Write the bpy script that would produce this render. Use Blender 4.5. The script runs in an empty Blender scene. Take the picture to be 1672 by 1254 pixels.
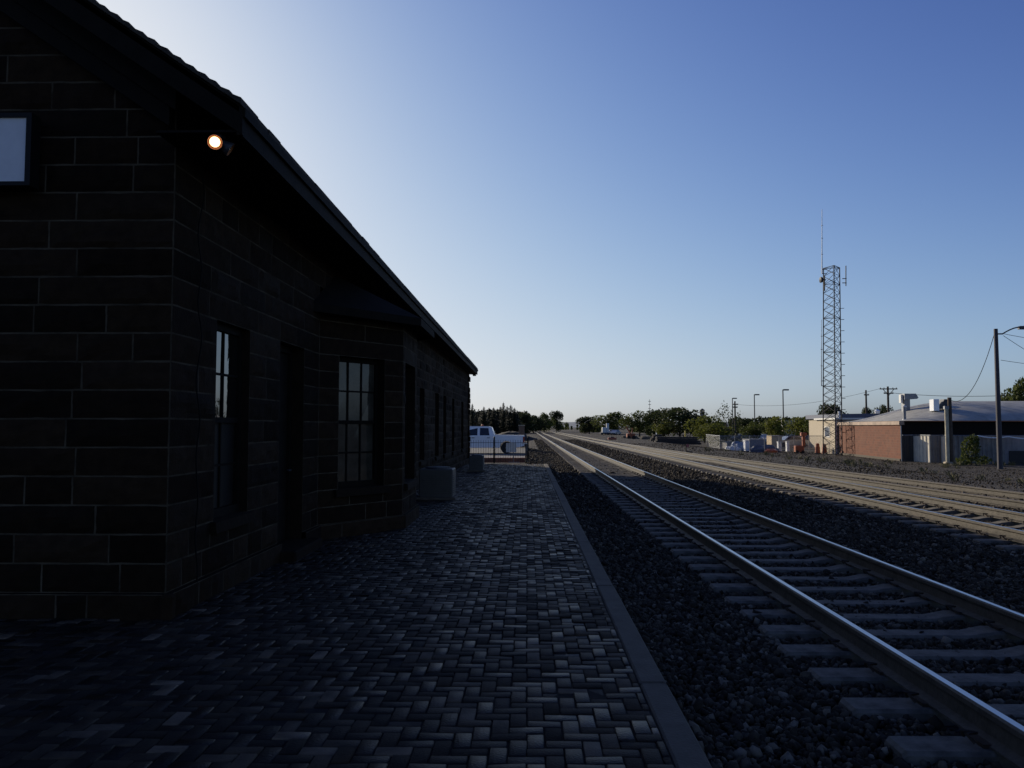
import bpy, bmesh, math, random
import numpy as np
from mathutils import Vector, Matrix, noise as mnoise
R = math.radians
S = bpy.context.scene
COL = S.collection
rng = random.Random(7)

# ------------------------------------------------------------------ camera
cd = bpy.data.cameras.new('camera'); cam = bpy.data.objects.new('camera', cd); COL.objects.link(cam)
cd.lens = 28.0; cd.sensor_width = 36.0; cd.clip_start = 0.05; cd.clip_end = 12000
cam.location = (0, 0, 1.6); cam.rotation_euler = (R(93.08), 0, R(1.1)); S.camera = cam

# ------------------------------------------------------------------ sky, sun, exposure
SUN_AZ, SUN_EL = -37.5, 18.2                      # degrees: left of straight ahead, above the horizon
w = bpy.data.worlds.new('World'); S.world = w; w.use_nodes = True
wn = w.node_tree; bg = wn.nodes['Background']
sky = wn.nodes.new('ShaderNodeTexSky'); sky.sky_type = 'NISHITA'; sky.sun_disc = False
sky.sun_elevation = R(SUN_EL); sky.sun_rotation = R(SUN_AZ)
sky.air_density = 1.0; sky.dust_density = 1.0; sky.ozone_density = 4.0; sky.altitude = 0
# grade of the sky light: white balance, then the contrasty response of the photograph's camera
def wnode(t, **kw):
    n_ = wn.nodes.new(t)
    for k_, v_ in kw.items(): setattr(n_, k_, v_)
    return n_
wb_ = wnode('ShaderNodeVectorMath', operation='MULTIPLY'); wb_.inputs[1].default_value = (.1845, .2292, .3460)
wn.links.new(sky.outputs[0], wb_.inputs[0])
bw = wnode('ShaderNodeRGBToBW'); wn.links.new(wb_.outputs[0], bw.inputs[0])
mxs = wnode('ShaderNodeMix', data_type='RGBA'); mxs.inputs[0].default_value = .554
wn.links.new(bw.outputs[0], mxs.inputs[6]); wn.links.new(wb_.outputs[0], mxs.inputs[7])
gm = wnode('ShaderNodeGamma'); gm.inputs[1].default_value = 1.946; wn.links.new(mxs.outputs[2], gm.inputs[0])
den = wnode('ShaderNodeVectorMath', operation='MULTIPLY_ADD'); den.inputs[1].default_value = (.1063,) * 3; den.inputs[2].default_value = (.1,) * 3
dv = wnode('ShaderNodeVectorMath', operation='DIVIDE')
wn.links.new(gm.outputs[0], den.inputs[0]); wn.links.new(gm.outputs[0], dv.inputs[0]); wn.links.new(den.outputs[0], dv.inputs[1]); wn.links.new(dv.outputs[0], bg.inputs[0])
bg.inputs[1].default_value = 0.1
sl = bpy.data.lights.new('sun', 'SUN'); sl.energy = 5.0; sl.angle = R(0.5); sl.color = (1.0, 0.88, 0.70)
sun = bpy.data.objects.new('sun', sl); COL.objects.link(sun)
sd = Vector((math.sin(R(SUN_AZ)) * math.cos(R(SUN_EL)), math.cos(R(SUN_AZ)) * math.cos(R(SUN_EL)), math.sin(R(SUN_EL))))
sun.rotation_euler = sd.to_track_quat('Z', 'Y').to_euler(); sun.location = (-20, 30, 20)
S.view_settings.view_transform = 'Standard'; S.view_settings.look = 'None'
S.view_settings.exposure = 0.0; S.view_settings.gamma = 1.0
S.cycles.max_bounces = 6; S.cycles.transparent_max_bounces = 12

# ------------------------------------------------------------------ helpers
CM = Matrix.LocRotScale(cam.location, cam.rotation_euler, None)
def at(px, py, Y):
    """the point at distance Y straight ahead that the photograph shows at pixel (px, py)"""
    d = CM.to_3x3() @ Vector(((px - 836) / 1300.0, -(py - 627) / 1300.0, -1))
    return cam.location + d * (Y / d.y)
def ax(px, Y, z=0.0):                              # X of a point seen in column px at distance Y, height z
    py = 697 - (z - 1.6) * 1300 / Y
    return at(px, py, Y).x

MATS = {}
def mat(name, col, rough=0.7, metal=0.0, var=0.25, scale=6.0, bump=0.0, bscale=None, spec=0.5, col2=None, coat=0.0):
    if name in MATS: return MATS[name]
    m = bpy.data.materials.new(name); m.use_nodes = True; n = m.node_tree; b = n.nodes['Principled BSDF']
    b.inputs['Roughness'].default_value = rough; b.inputs['Metallic'].default_value = metal
    b.inputs['Specular IOR Level'].default_value = spec; b.inputs['Coat Weight'].default_value = coat
    tc = n.nodes.new('ShaderNodeTexCoord')
    nz = n.nodes.new('ShaderNodeTexNoise'); nz.inputs['Scale'].default_value = scale; nz.inputs['Detail'].default_value = 6; nz.inputs['Roughness'].default_value = .65
    n.links.new(tc.outputs['Object'], nz.inputs['Vector'])
    rp = n.nodes.new('ShaderNodeValToRGB'); rp.color_ramp.elements[0].position = .3; rp.color_ramp.elements[1].position = .7
    c2 = col2 if col2 else tuple(min(1, c * (1 + var)) for c in col)
    c1 = col if col2 else tuple(c * (1 - var) for c in col)
    rp.color_ramp.elements[0].color = (*c1, 1); rp.color_ramp.elements[1].color = (*c2, 1)
    n.links.new(nz.outputs['Fac'], rp.inputs['Fac']); n.links.new(rp.outputs['Color'], b.inputs['Base Color'])
    if bump:
        bz = n.nodes.new('ShaderNodeTexNoise'); bz.inputs['Scale'].default_value = bscale or scale * 4; bz.inputs['Detail'].default_value = 5
        n.links.new(tc.outputs['Object'], bz.inputs['Vector'])
        bp = n.nodes.new('ShaderNodeBump'); bp.inputs['Strength'].default_value = bump; bp.inputs['Distance'].default_value = .02
        n.links.new(bz.outputs['Fac'], bp.inputs['Height']); n.links.new(bp.outputs['Normal'], b.inputs['Normal'])
    MATS[name] = m
    return m
def island_mat(name, stops, rough=(.4, .7), bump=.3, bscale=60, nscale=15, spec=.5, tex=.35):
    """colour picked per loose piece (per brick, per stone), with fine noise on top"""
    m = bpy.data.materials.new(name); m.use_nodes = True; n = m.node_tree; b = n.nodes['Principled BSDF']
    b.inputs['Specular IOR Level'].default_value = spec
    g = n.nodes.new('ShaderNodeNewGeometry'); rp = n.nodes.new('ShaderNodeValToRGB'); cr = rp.color_ramp
    while len(cr.elements) < len(stops): cr.elements.new(.5)
    for e, (p, c) in zip(cr.elements, stops): e.position = p; e.color = (*c, 1)
    n.links.new(g.outputs['Random Per Island'], rp.inputs['Fac'])
    tc = n.nodes.new('ShaderNodeTexCoord'); nz = n.nodes.new('ShaderNodeTexNoise'); nz.inputs['Scale'].default_value = nscale; nz.inputs['Detail'].default_value = 6
    n.links.new(tc.outputs['Object'], nz.inputs['Vector'])
    mr = n.nodes.new('ShaderNodeMapRange'); mr.inputs[1].default_value = .25; mr.inputs[2].default_value = .75; mr.inputs[3].default_value = 1 - tex; mr.inputs[4].default_value = 1 + tex
    n.links.new(nz.outputs['Fac'], mr.inputs[0])
    mx = n.nodes.new('ShaderNodeVectorMath'); mx.operation = 'SCALE'
    n.links.new(rp.outputs['Color'], mx.inputs[0]); n.links.new(mr.outputs[0], mx.inputs['Scale']); n.links.new(mx.outputs[0], b.inputs['Base Color'])
    wr = n.nodes.new('ShaderNodeTexWhiteNoise'); wr.noise_dimensions = '1D'; n.links.new(g.outputs['Random Per Island'], wr.inputs['W'])
    r2 = n.nodes.new('ShaderNodeMapRange'); r2.inputs[3].default_value = rough[0]; r2.inputs[4].default_value = rough[1]
    n.links.new(wr.outputs['Value'], r2.inputs[0]); n.links.new(r2.outputs[0], b.inputs['Roughness'])
    if bump:
        bz = n.nodes.new('ShaderNodeTexNoise'); bz.inputs['Scale'].default_value = bscale; bz.inputs['Detail'].default_value = 4
        n.links.new(tc.outputs['Object'], bz.inputs['Vector']); bp = n.nodes.new('ShaderNodeBump'); bp.inputs['Strength'].default_value = bump; bp.inputs['Distance'].default_value = .01
        n.links.new(bz.outputs['Fac'], bp.inputs['Height']); n.links.new(bp.outputs['Normal'], b.inputs['Normal'])
    MATS[name] = m
    return m

class MB:
    """collects polygons and links them as one mesh object"""
    def __init__(s): s.v = []; s.f = []; s.mi = []; s.cur = 0
    def m(s, i): s.cur = i; return s
    def poly(s, pts):
        b = len(s.v); s.v += [tuple(p) for p in pts]; s.f.append(tuple(range(b, b + len(pts)))); s.mi.append(s.cur); return s
    def mesh(s, vs, fs):
        b = len(s.v); s.v += [tuple(p) for p in vs]; s.f += [tuple(b + i for i in f) for f in fs]; s.mi += [s.cur] * len(fs); return s
    def hexa(s, p): return s.mesh(p, [(0, 3, 2, 1), (4, 5, 6, 7), (0, 1, 5, 4), (1, 2, 6, 5), (2, 3, 7, 6), (3, 0, 4, 7)])
    def box(s, x0, x1, y0, y1, z0, z1):
        return s.hexa([(x0, y0, z0), (x1, y0, z0), (x1, y1, z0), (x0, y1, z0), (x0, y0, z1), (x1, y0, z1), (x1, y1, z1), (x0, y1, z1)])
    def cbox(s, x0, x1, y0, y1, z0, z1, c=.02):     # box with chamfered upright and top edges
        r = [(x0 + c, y0), (x1 - c, y0), (x1, y0 + c), (x1, y1 - c), (x1 - c, y1), (x0 + c, y1), (x0, y1 - c), (x0, y0 + c)]
        cx, cy = (x0 + x1) / 2, (y0 + y1) / 2
        t = [(cx + (x - cx) * (1 - 2 * c / max(.001, x1 - x0)), cy + (y - cy) * (1 - 2 * c / max(.001, y1 - y0))) for x, y in r]
        vs = [(x, y, z0) for x, y in r] + [(x, y, z1 - c) for x, y in r] + [(x, y, z1) for x, y in t]
        fs = [tuple(reversed(range(8))), tuple(range(16, 24))]
        for k in (0, 8): fs += [(k + i, k + (i + 1) % 8, k + 8 + (i + 1) % 8, k + 8 + i) for i in range(8)]
        return s.mesh(vs, fs)
    def tube(s, pts, r, n=8, r1=None, cap=True):
        pts = [Vector(p) for p in pts]; N = len(pts); vs = []; fs = []
        up = None
        for i, p in enumerate(pts):
            t = (pts[min(i + 1, N - 1)] - pts[max(i - 1, 0)]).normalized()
            if up is None: up = Vector((0, 0, 1)) if abs(t.z) < .9 else Vector((1, 0, 0))
            a = t.cross(up).normalized(); b = a.cross(t).normalized(); up = b
            rr = r if r1 is None else r + (r1 - r) * i / (N - 1)
            vs += [p + (a * math.cos(2 * math.pi * k / n) + b * math.sin(2 * math.pi * k / n)) * rr for k in range(n)]
        for i in range(N - 1):
            fs += [(i * n + k, i * n + (k + 1) % n, (i + 1) * n + (k + 1) % n, (i + 1) * n + k) for k in range(n)]
        if cap: fs += [tuple(reversed(range(n))), tuple(range((N - 1) * n, N * n))]
        return s.mesh(vs, fs)
    def lathe(s, prof, c, n=16, axis='Z'):
        vs = []; fs = []
        for (r, h) in prof:
            for k in range(n):
                a = 2 * math.pi * k / n; u, v = r * math.cos(a), r * math.sin(a)
                vs.append({'Z': (c[0] + u, c[1] + v, c[2] + h), 'Y': (c[0] + u, c[1] + h, c[2] + v), 'X': (c[0] + h, c[1] + u, c[2] + v)}[axis])
        for i in range(len(prof) - 1):
            fs += [(i * n + k, i * n + (k + 1) % n, (i + 1) * n + (k + 1) % n, (i + 1) * n + k) for k in range(n)]
        fs += [tuple(range(n)), tuple(range((len(prof) - 1) * n, len(prof) * n))]
        return s.mesh(vs, fs)
    def prism(s, outline, y0, y1):                  # outline in (x, z), pushed along y
        n = len(outline)
        vs = [(x, y0, z) for x, z in outline] + [(x, y1, z) for x, z in outline]
        return s.mesh(vs, [tuple(range(n)), tuple(reversed(range(n, 2 * n)))] + [(i, n + i, n + (i + 1) % n, (i + 1) % n) for i in range(n)])
    def build(s, name, mats, parent=None, smooth=False, off=None, loc=None):
        """off: world point that becomes the local origin (used for parts given in world coordinates)"""
        me = bpy.data.meshes.new(name)
        vs = s.v
        if off is not None: vs = [(x - off[0], y - off[1], z - off[2]) for x, y, z in vs]
        me.from_pydata(vs, [], s.f)
        for m in (mats if isinstance(mats, (list, tuple)) else [mats]): me.materials.append(m)
        me.polygons.foreach_set('material_index', s.mi)
        if smooth: me.polygons.foreach_set('use_smooth', [True] * len(s.f))
        me.update()
        o = bpy.data.objects.new(name, me); COL.objects.link(o)
        if parent is not None: o.parent = parent
        if loc is not None: o.location = loc
        return o
def tag(o, label=None, cat=None, group=None, kind=None):
    if label: o['label'] = label
    if cat: o['category'] = cat
    if group: o['group'] = group
    if kind: o['kind'] = kind
    return o
def thing(name, loc, label, cat, rz=0, group=None):
    o = bpy.data.objects.new(name, None); o.empty_display_size = .3; COL.objects.link(o)
    o.location = loc; o.rotation_euler = (0, 0, rz)
    return tag(o, label, cat, group)
def copy_tree(o, parent=None):
    c = o.copy(); COL.objects.link(c)
    if parent is not None: c.parent = parent
    for ch in list(o.children): copy_tree(ch, c)
    return c
def raw_mesh(name, co, faces_flat, nper, mats, parent=None):
    """numpy vertices (N,3) and faces (M,nper) as one mesh object"""
    me = bpy.data.meshes.new(name); N = len(co); M = len(faces_flat)
    me.vertices.add(N); me.vertices.foreach_set('co', np.asarray(co, np.float32).ravel())
    me.loops.add(M * nper); me.loops.foreach_set('vertex_index', np.asarray(faces_flat, np.int32).ravel())
    me.polygons.add(M); me.polygons.foreach_set('loop_start', np.arange(0, M * nper, nper, dtype=np.int32))
    me.update(calc_edges=True); me.validate()
    for m in (mats if isinstance(mats, (list, tuple)) else [mats]): me.materials.append(m)
    o = bpy.data.objects.new(name, me); COL.objects.link(o)
    if parent is not None: o.parent = parent
    return o

# ------------------------------------------------------------------ materials
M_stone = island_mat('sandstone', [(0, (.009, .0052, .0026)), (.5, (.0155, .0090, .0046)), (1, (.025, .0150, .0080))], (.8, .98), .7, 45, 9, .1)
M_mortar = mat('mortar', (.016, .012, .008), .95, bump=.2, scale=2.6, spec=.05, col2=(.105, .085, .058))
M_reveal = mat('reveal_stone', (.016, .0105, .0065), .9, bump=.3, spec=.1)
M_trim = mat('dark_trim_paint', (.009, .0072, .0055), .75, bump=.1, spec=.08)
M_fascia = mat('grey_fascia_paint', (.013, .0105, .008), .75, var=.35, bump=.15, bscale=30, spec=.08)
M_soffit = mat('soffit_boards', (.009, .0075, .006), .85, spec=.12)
M_shingle = mat('weathered_shingle', (.045, .037, .029), .9, var=.45, scale=9, bump=.4, spec=.2)
M_glass = mat('old_window_glass', (.012, .011, .009), .02, var=.3, scale=2, bump=.10, bscale=4.0, spec=.5)
M_glass.node_tree.nodes['Principled BSDF'].inputs['IOR'].default_value = 2.3
M_blind = mat('curtained_window_glass', (.045, .040, .030), .05, var=.45, scale=3, bump=.05, bscale=3, spec=.5)
M_concrete = mat('concrete', (.085, .072, .056), .85, var=.25, scale=5, bump=.3, bscale=50, spec=.3)
M_tie = mat('tie_concrete', (.115, .103, .085), .9, var=.5, scale=7, bump=.3, bscale=40, spec=.3)
M_railside = mat('rusty_rail_side', (.060, .052, .042), .6, var=.4, scale=9, bump=.25, spec=.22)
M_railtop = mat('polished_rail_top', (.50, .50, .50), .30, metal=1.0, var=.12, scale=4)
M_clip = mat('rail_clip_steel', (.05, .035, .025), .7, metal=.4)
M_wood = mat('old_timber', (.085, .065, .050), .9, var=.4, scale=5, bump=.4, spec=.2)
M_black = mat('black_iron', (.006, .006, .006), .6, spec=.2)
M_dark = mat('dark_steel', (.035, .037, .045), .55, metal=.3)
M_galv = mat('galvanised_steel', (.19, .20, .22), .5, metal=.55, var=.2)
M_cond = mat('grey_metal_cabinet', (.055, .053, .048), .5, var=.15, spec=.4)
M_tyre = mat('tyre_rubber', (.015, .015, .015), .85)
M_white = mat('white_paint', (.78, .79, .80), .35, var=.05, coat=.3)
M_offwhite = mat('dull_white_paint', (.60, .60, .57), .6, var=.12)
M_cream = mat('cream_render', (.40, .34, .25), .8, var=.15, bump=.2)
M_orange = mat('orange_paint', (.33, .085, .03), .5, var=.15)
M_red = mat('red_lens', (.30, .01, .01), .2, spec=.6)
M_blue = mat('blue_tarp', (.08, .14, .26), .6, var=.25)
M_yellow = mat('yellow_paint', (.55, .42, .06), .6)
M_silver = mat('silver_car_paint', (.30, .32, .35), .3, metal=.4, coat=.4)
M_tan = mat('tan_plywood', (.45, .34, .20), .8, var=.2)
M_bark = mat('bark', (.05, .038, .028), .95, bump=.5, spec=.1)
M_metalroof = mat('bluish_grey_roof', (.30, .295, .27), .65, var=.3, scale=1.2, spec=.5)
M_panelgrey = mat('grey_sheet_metal', (.16, .155, .15), .6, var=.3, scale=2, metal=.0)
M_cable = mat('cable_sheath', (.006, .006, .006), .8, spec=.1)
M_chrome = mat('chrome', (.6, .6, .6), .2, metal=1)
M_cinder = mat('cinder_block_tower', (.24, .21, .18), .9, var=.15)

def leaf_mat(name, c1, c2, trans=.35):
    m = bpy.data.materials.new(name); m.use_nodes = True; n = m.node_tree; b = n.nodes['Principled BSDF']
    b.inputs['Roughness'].default_value = .65; b.inputs['Specular IOR Level'].default_value = .2
    g = n.nodes.new('ShaderNodeNewGeometry'); rp = n.nodes.new('ShaderNodeValToRGB')
    rp.color_ramp.elements[0].color = (*c1, 1); rp.color_ramp.elements[1].color = (*c2, 1)
    n.links.new(g.outputs['Random Per Island'], rp.inputs['Fac']); n.links.new(rp.outputs['Color'], b.inputs['Base Color'])
    t = n.nodes.new('ShaderNodeBsdfTranslucent'); n.links.new(rp.outputs['Color'], t.inputs['Color'])
    mx = n.nodes.new('ShaderNodeMixShader'); mx.inputs[0].default_value = trans
    n.links.new(b.outputs[0], mx.inputs[1]); n.links.new(t.outputs[0], mx.inputs[2]); n.links.new(mx.outputs[0], n.nodes['Material Output'].inputs[0])
    return m
L_dark = leaf_mat('dark_leaves', (.022, .032, .012), (.050, .062, .022))
L_mid = leaf_mat('mid_green_leaves', (.045, .062, .014), (.10, .115, .03))
L_bright = leaf_mat('bright_green_leaves', (.07, .085, .014), (.14, .15, .03), .4)
L_pine = leaf_mat('pine_needles', (.010, .015, .009), (.024, .030, .016), .15)

# gravel: cinder-coloured stones drawn by cell noise, for the ground sheet beyond the modelled stones
def gravel_mat(name, stops, cell=22.0, bump=.9):
    m = bpy.data.materials.new(name); m.use_nodes = True; n = m.node_tree; b = n.nodes['Principled BSDF']
    b.inputs['Roughness'].default_value = .9; b.inputs['Specular IOR Level'].default_value = .15
    tc = n.nodes.new('ShaderNodeTexCoord'); vo = n.nodes.new('ShaderNodeTexVoronoi'); vo.inputs['Scale'].default_value = cell
    n.links.new(tc.outputs['Object'], vo.inputs['Vector'])
    rp = n.nodes.new('ShaderNodeValToRGB'); cr = rp.color_ramp
    while len(cr.elements) < len(stops): cr.elements.new(.5)
    for e, (p, c) in zip(cr.elements, stops): e.position = p; e.color = (*c, 1)
    sep = n.nodes.new('ShaderNodeSeparateColor'); n.links.new(vo.outputs['Color'], sep.inputs[0]); n.links.new(sep.outputs[0], rp.inputs['Fac'])
    nz = n.nodes.new('ShaderNodeTexNoise'); nz.inputs['Scale'].default_value = 2.2; nz.inputs['Detail'].default_value = 10; nz.inputs['Roughness'].default_value = .85
    n.links.new(tc.outputs['Object'], nz.inputs['Vector'])
    mr = n.nodes.new('ShaderNodeMapRange'); mr.inputs[1].default_value = .3; mr.inputs[2].default_value = .7; mr.inputs[3].default_value = .35; mr.inputs[4].default_value = 1.65
    n.links.new(nz.outputs['Fac'], mr.inputs[0])
    sc = n.nodes.new('ShaderNodeVectorMath'); sc.operation = 'SCALE'; n.links.new(rp.outputs['Color'], sc.inputs[0]); n.links.new(mr.outputs[0], sc.inputs['Scale'])
    n.links.new(sc.outputs[0], b.inputs['Base Color'])
    bp = n.nodes.new('ShaderNodeBump'); bp.inputs['Strength'].default_value = bump; bp.inputs['Distance'].default_value = .04; bp.invert = True
    n.links.new(vo.outputs['Distance'], bp.inputs['Height']); n.links.new(bp.outputs['Normal'], b.inputs['Normal'])
    return m
G_yard = gravel_mat('cinder_gravel', [(0, (.028, .026, .023)), (.5, (.050, .045, .040)), (1, (.098, .088, .076))])
M_ballast = island_mat('ballast_stone', [(0, (.015, .0120, .0085)), (.6, (.038, .0310, .0225)), (.88, (.078, .064, .047)), (1, (.18, .152, .115))], (.8, .98), .3, 60, 20, .15)

# ------------------------------------------------------------------ ground
def smooth(t): t = max(0., min(1., t)); return t * t * (3 - 2 * t)
YARD = -1.0
def gz(x, y):
    if x < 14.0: z = -.195 + .045 * smooth((x - 9.3) / 2.5)
    else: z = -.15 + (YARD + .15) * smooth((x - 14) / 9.0)
    if x < 0.6: z = -.10 + (-.18) * smooth((y - 37.) / 6.0)
    elif x < 1.2: z = min(z, -.15 + .0)
    if y > 150: z = z + (-.6 - z) * smooth((y - 150) / 150.)
    if y > 12 and 9.6 < x < 14 and y < 60: pass
    return z
def axis_pts(a, b, fine0, fine1, step, grow):
    p = [fine0]
    while p[-1] < fine1: p.append(p[-1] + step)
    s = step
    while p[-1] < b: s *= grow; p.append(p[-1] + s)
    q = [fine0]; s = step
    while q[-1] > a: s *= grow; q.append(q[-1] - s)
    return sorted(set(q[1:] + p))
xs = axis_pts(-4000, 4000, -4, 30, .6, 1.35); ys = axis_pts(-300, 5000, -4, 60, 1.5, 1.25)
gv = [(x, y, gz(x, y) + (mnoise.noise(Vector((x * .25, y * .25, 0))) * .05 if x > 13 else 0)) for y in ys for x in xs]
nx = len(xs)
gf = [(j * nx + i, j * nx + i + 1, (j + 1) * nx + i + 1, (j + 1) * nx + i) for j in range(len(ys) - 1) for i in range(nx - 1)]
g = MB(); g.mesh(gv, gf); tag(g.build('ground', G_yard), kind='structure')

# far hills: low ridge on the horizon, blue haze painted into its colour
h = MB(); N = 160; vs = []; fs = []
for i in range(N + 1):
    a = R(-75 + 150 * i / N); ca, sa = math.cos(a), math.sin(a)
    hh = 16 + 12 * mnoise.fractal(Vector((i * .09, 3.1, 0)), 1.0, 2.0, 4)
    for (r, z) in ((2700, -3), (3000, hh * .7), (3300, hh + 4), (3900, -3)): vs.append((sa * r, ca * r, z))
for i in range(N):
    for k in range(3): fs.append((i * 4 + k, (i + 1) * 4 + k, (i + 1) * 4 + k + 1, i * 4 + k + 1))
h.mesh(vs, fs); tag(h.build('hills', mat('hazy_hill_scrub', (.12, .15, .19), .95, var=.25, scale=.01), smooth=True), kind='structure')

# ------------------------------------------------------------------ brick platform
PLAT_END = 34.6
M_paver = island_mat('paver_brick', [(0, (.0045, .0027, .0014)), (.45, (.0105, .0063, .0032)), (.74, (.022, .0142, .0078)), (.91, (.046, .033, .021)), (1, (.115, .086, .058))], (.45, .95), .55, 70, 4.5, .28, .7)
M_sand = mat('joint_sand', (.022, .020, .018), .95, spec=.1)
Wd, gap = .094, .0035
x_lo, x_hi, y_lo, y_hi = -9.5, .695, .5, PLAT_END
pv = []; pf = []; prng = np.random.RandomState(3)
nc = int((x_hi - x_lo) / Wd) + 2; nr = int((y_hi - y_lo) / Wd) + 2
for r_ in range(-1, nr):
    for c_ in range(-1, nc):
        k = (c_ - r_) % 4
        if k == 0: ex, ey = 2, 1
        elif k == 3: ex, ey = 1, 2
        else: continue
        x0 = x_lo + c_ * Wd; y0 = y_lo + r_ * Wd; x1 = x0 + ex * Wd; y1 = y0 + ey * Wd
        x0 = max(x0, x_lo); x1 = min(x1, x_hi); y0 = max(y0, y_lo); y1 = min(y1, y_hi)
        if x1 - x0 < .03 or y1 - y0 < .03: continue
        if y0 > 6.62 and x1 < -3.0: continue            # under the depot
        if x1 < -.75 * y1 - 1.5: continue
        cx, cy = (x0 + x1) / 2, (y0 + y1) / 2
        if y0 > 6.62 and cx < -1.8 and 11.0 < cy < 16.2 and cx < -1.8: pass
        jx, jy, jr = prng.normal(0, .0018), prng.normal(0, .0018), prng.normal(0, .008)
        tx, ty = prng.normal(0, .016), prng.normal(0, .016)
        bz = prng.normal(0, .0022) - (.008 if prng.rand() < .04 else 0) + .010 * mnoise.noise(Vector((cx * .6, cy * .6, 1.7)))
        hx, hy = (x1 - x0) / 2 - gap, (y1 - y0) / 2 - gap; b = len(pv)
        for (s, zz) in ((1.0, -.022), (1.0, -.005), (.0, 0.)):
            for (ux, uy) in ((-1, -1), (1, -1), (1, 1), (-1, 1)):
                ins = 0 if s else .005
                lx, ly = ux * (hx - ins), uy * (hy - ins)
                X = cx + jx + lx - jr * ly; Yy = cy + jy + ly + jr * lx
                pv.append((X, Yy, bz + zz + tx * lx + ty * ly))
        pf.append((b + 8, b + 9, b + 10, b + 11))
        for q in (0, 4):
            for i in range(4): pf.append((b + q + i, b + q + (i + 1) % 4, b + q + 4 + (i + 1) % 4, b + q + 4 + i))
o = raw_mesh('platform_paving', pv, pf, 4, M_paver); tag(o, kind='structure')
s = MB(); s.box(x_lo, .70, -3, PLAT_END, -.3, -.013); tag(s.build('platform_bed', M_sand), kind='structure')
# concrete edge kerb, cast in lengths
k = MB(); y = -1.0
while y < PLAT_END:
    L = min(3.05, PLAT_END - y); j = rng.uniform(-.006, .006)
    k.cbox(.702 + j, .872 + j, y + .004, y + L - .004, -.35, .004 + rng.uniform(-.004, .004), .012); y += 3.05
tag(k.build('platform_kerb', M_concrete), kind='structure')

# road crossing beyond the platform: asphalt sheet and two worn white bars
rd = MB()
for (x0, x1, y0, y1, dz) in ((-40, .4, 44, 70, .012),):
    rd.box(x0, x1, y0, y1, -.5, -.28 + dz)
tag(rd.build('road', mat('asphalt', (.055, .055, .058), .9, var=.25, scale=3, bump=.3)), kind='structure')
rb = MB(); rb.box(-8, -.4, 45.2, 45.5, -.30, -.264); rb.box(-8, .1, 49.5, 49.9, -.30, -.264)
tag(rb.build('road_marking', mat('worn_road_paint', (.5, .5, .48), .8, var=.4, scale=4)), kind='structure')
cu = MB(); cu.box(-6, -.05, 40.6, 40.95, -.4, .03)
tag(cu.build('red_kerb', mat('red_kerb_paint', (.16, .065, .045), .8, var=.35, scale=4)), kind='structure')

# ------------------------------------------------------------------ depot building
Y0, Y1 = 6.74, 36.1
XW0, XW1 = -3.05, -2.66
def xw(y): return XW0 + (XW1 - XW0) * (y - Y0) / (Y1 - Y0)
YE0, YE1 = 6.36, 36.6
XE0, XE1 = -2.34, -2.28
ZT, ZB = 4.25, 4.0
PITCH = .686; XR = -7.75
ZRIDGE = ZT + (XE0 - XR) * PITCH
depot = thing('station_depot', (XW0, Y0, 0), 'long dark sandstone railway depot with deep eaves beside the brick platform', 'station building')
OFF = (XW0, Y0, 0)
CZ = [.2 + .245 * i for i in range(24)]
def cuts(a, b, z0, z1, opens):
    segs = [(a, b)]
    for (s0, s1, q0, q1) in opens:
        if q1 <= z0 + .01 or q0 >= z1 - .01: continue
        n2 = []
        for (u, v) in segs:
            if s1 <= u or s0 >= v: n2.append((u, v)); continue
            if s0 > u: n2.append((u, s0))
            if s1 < v: n2.append((s1, v))
        segs = n2
    return segs
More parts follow.
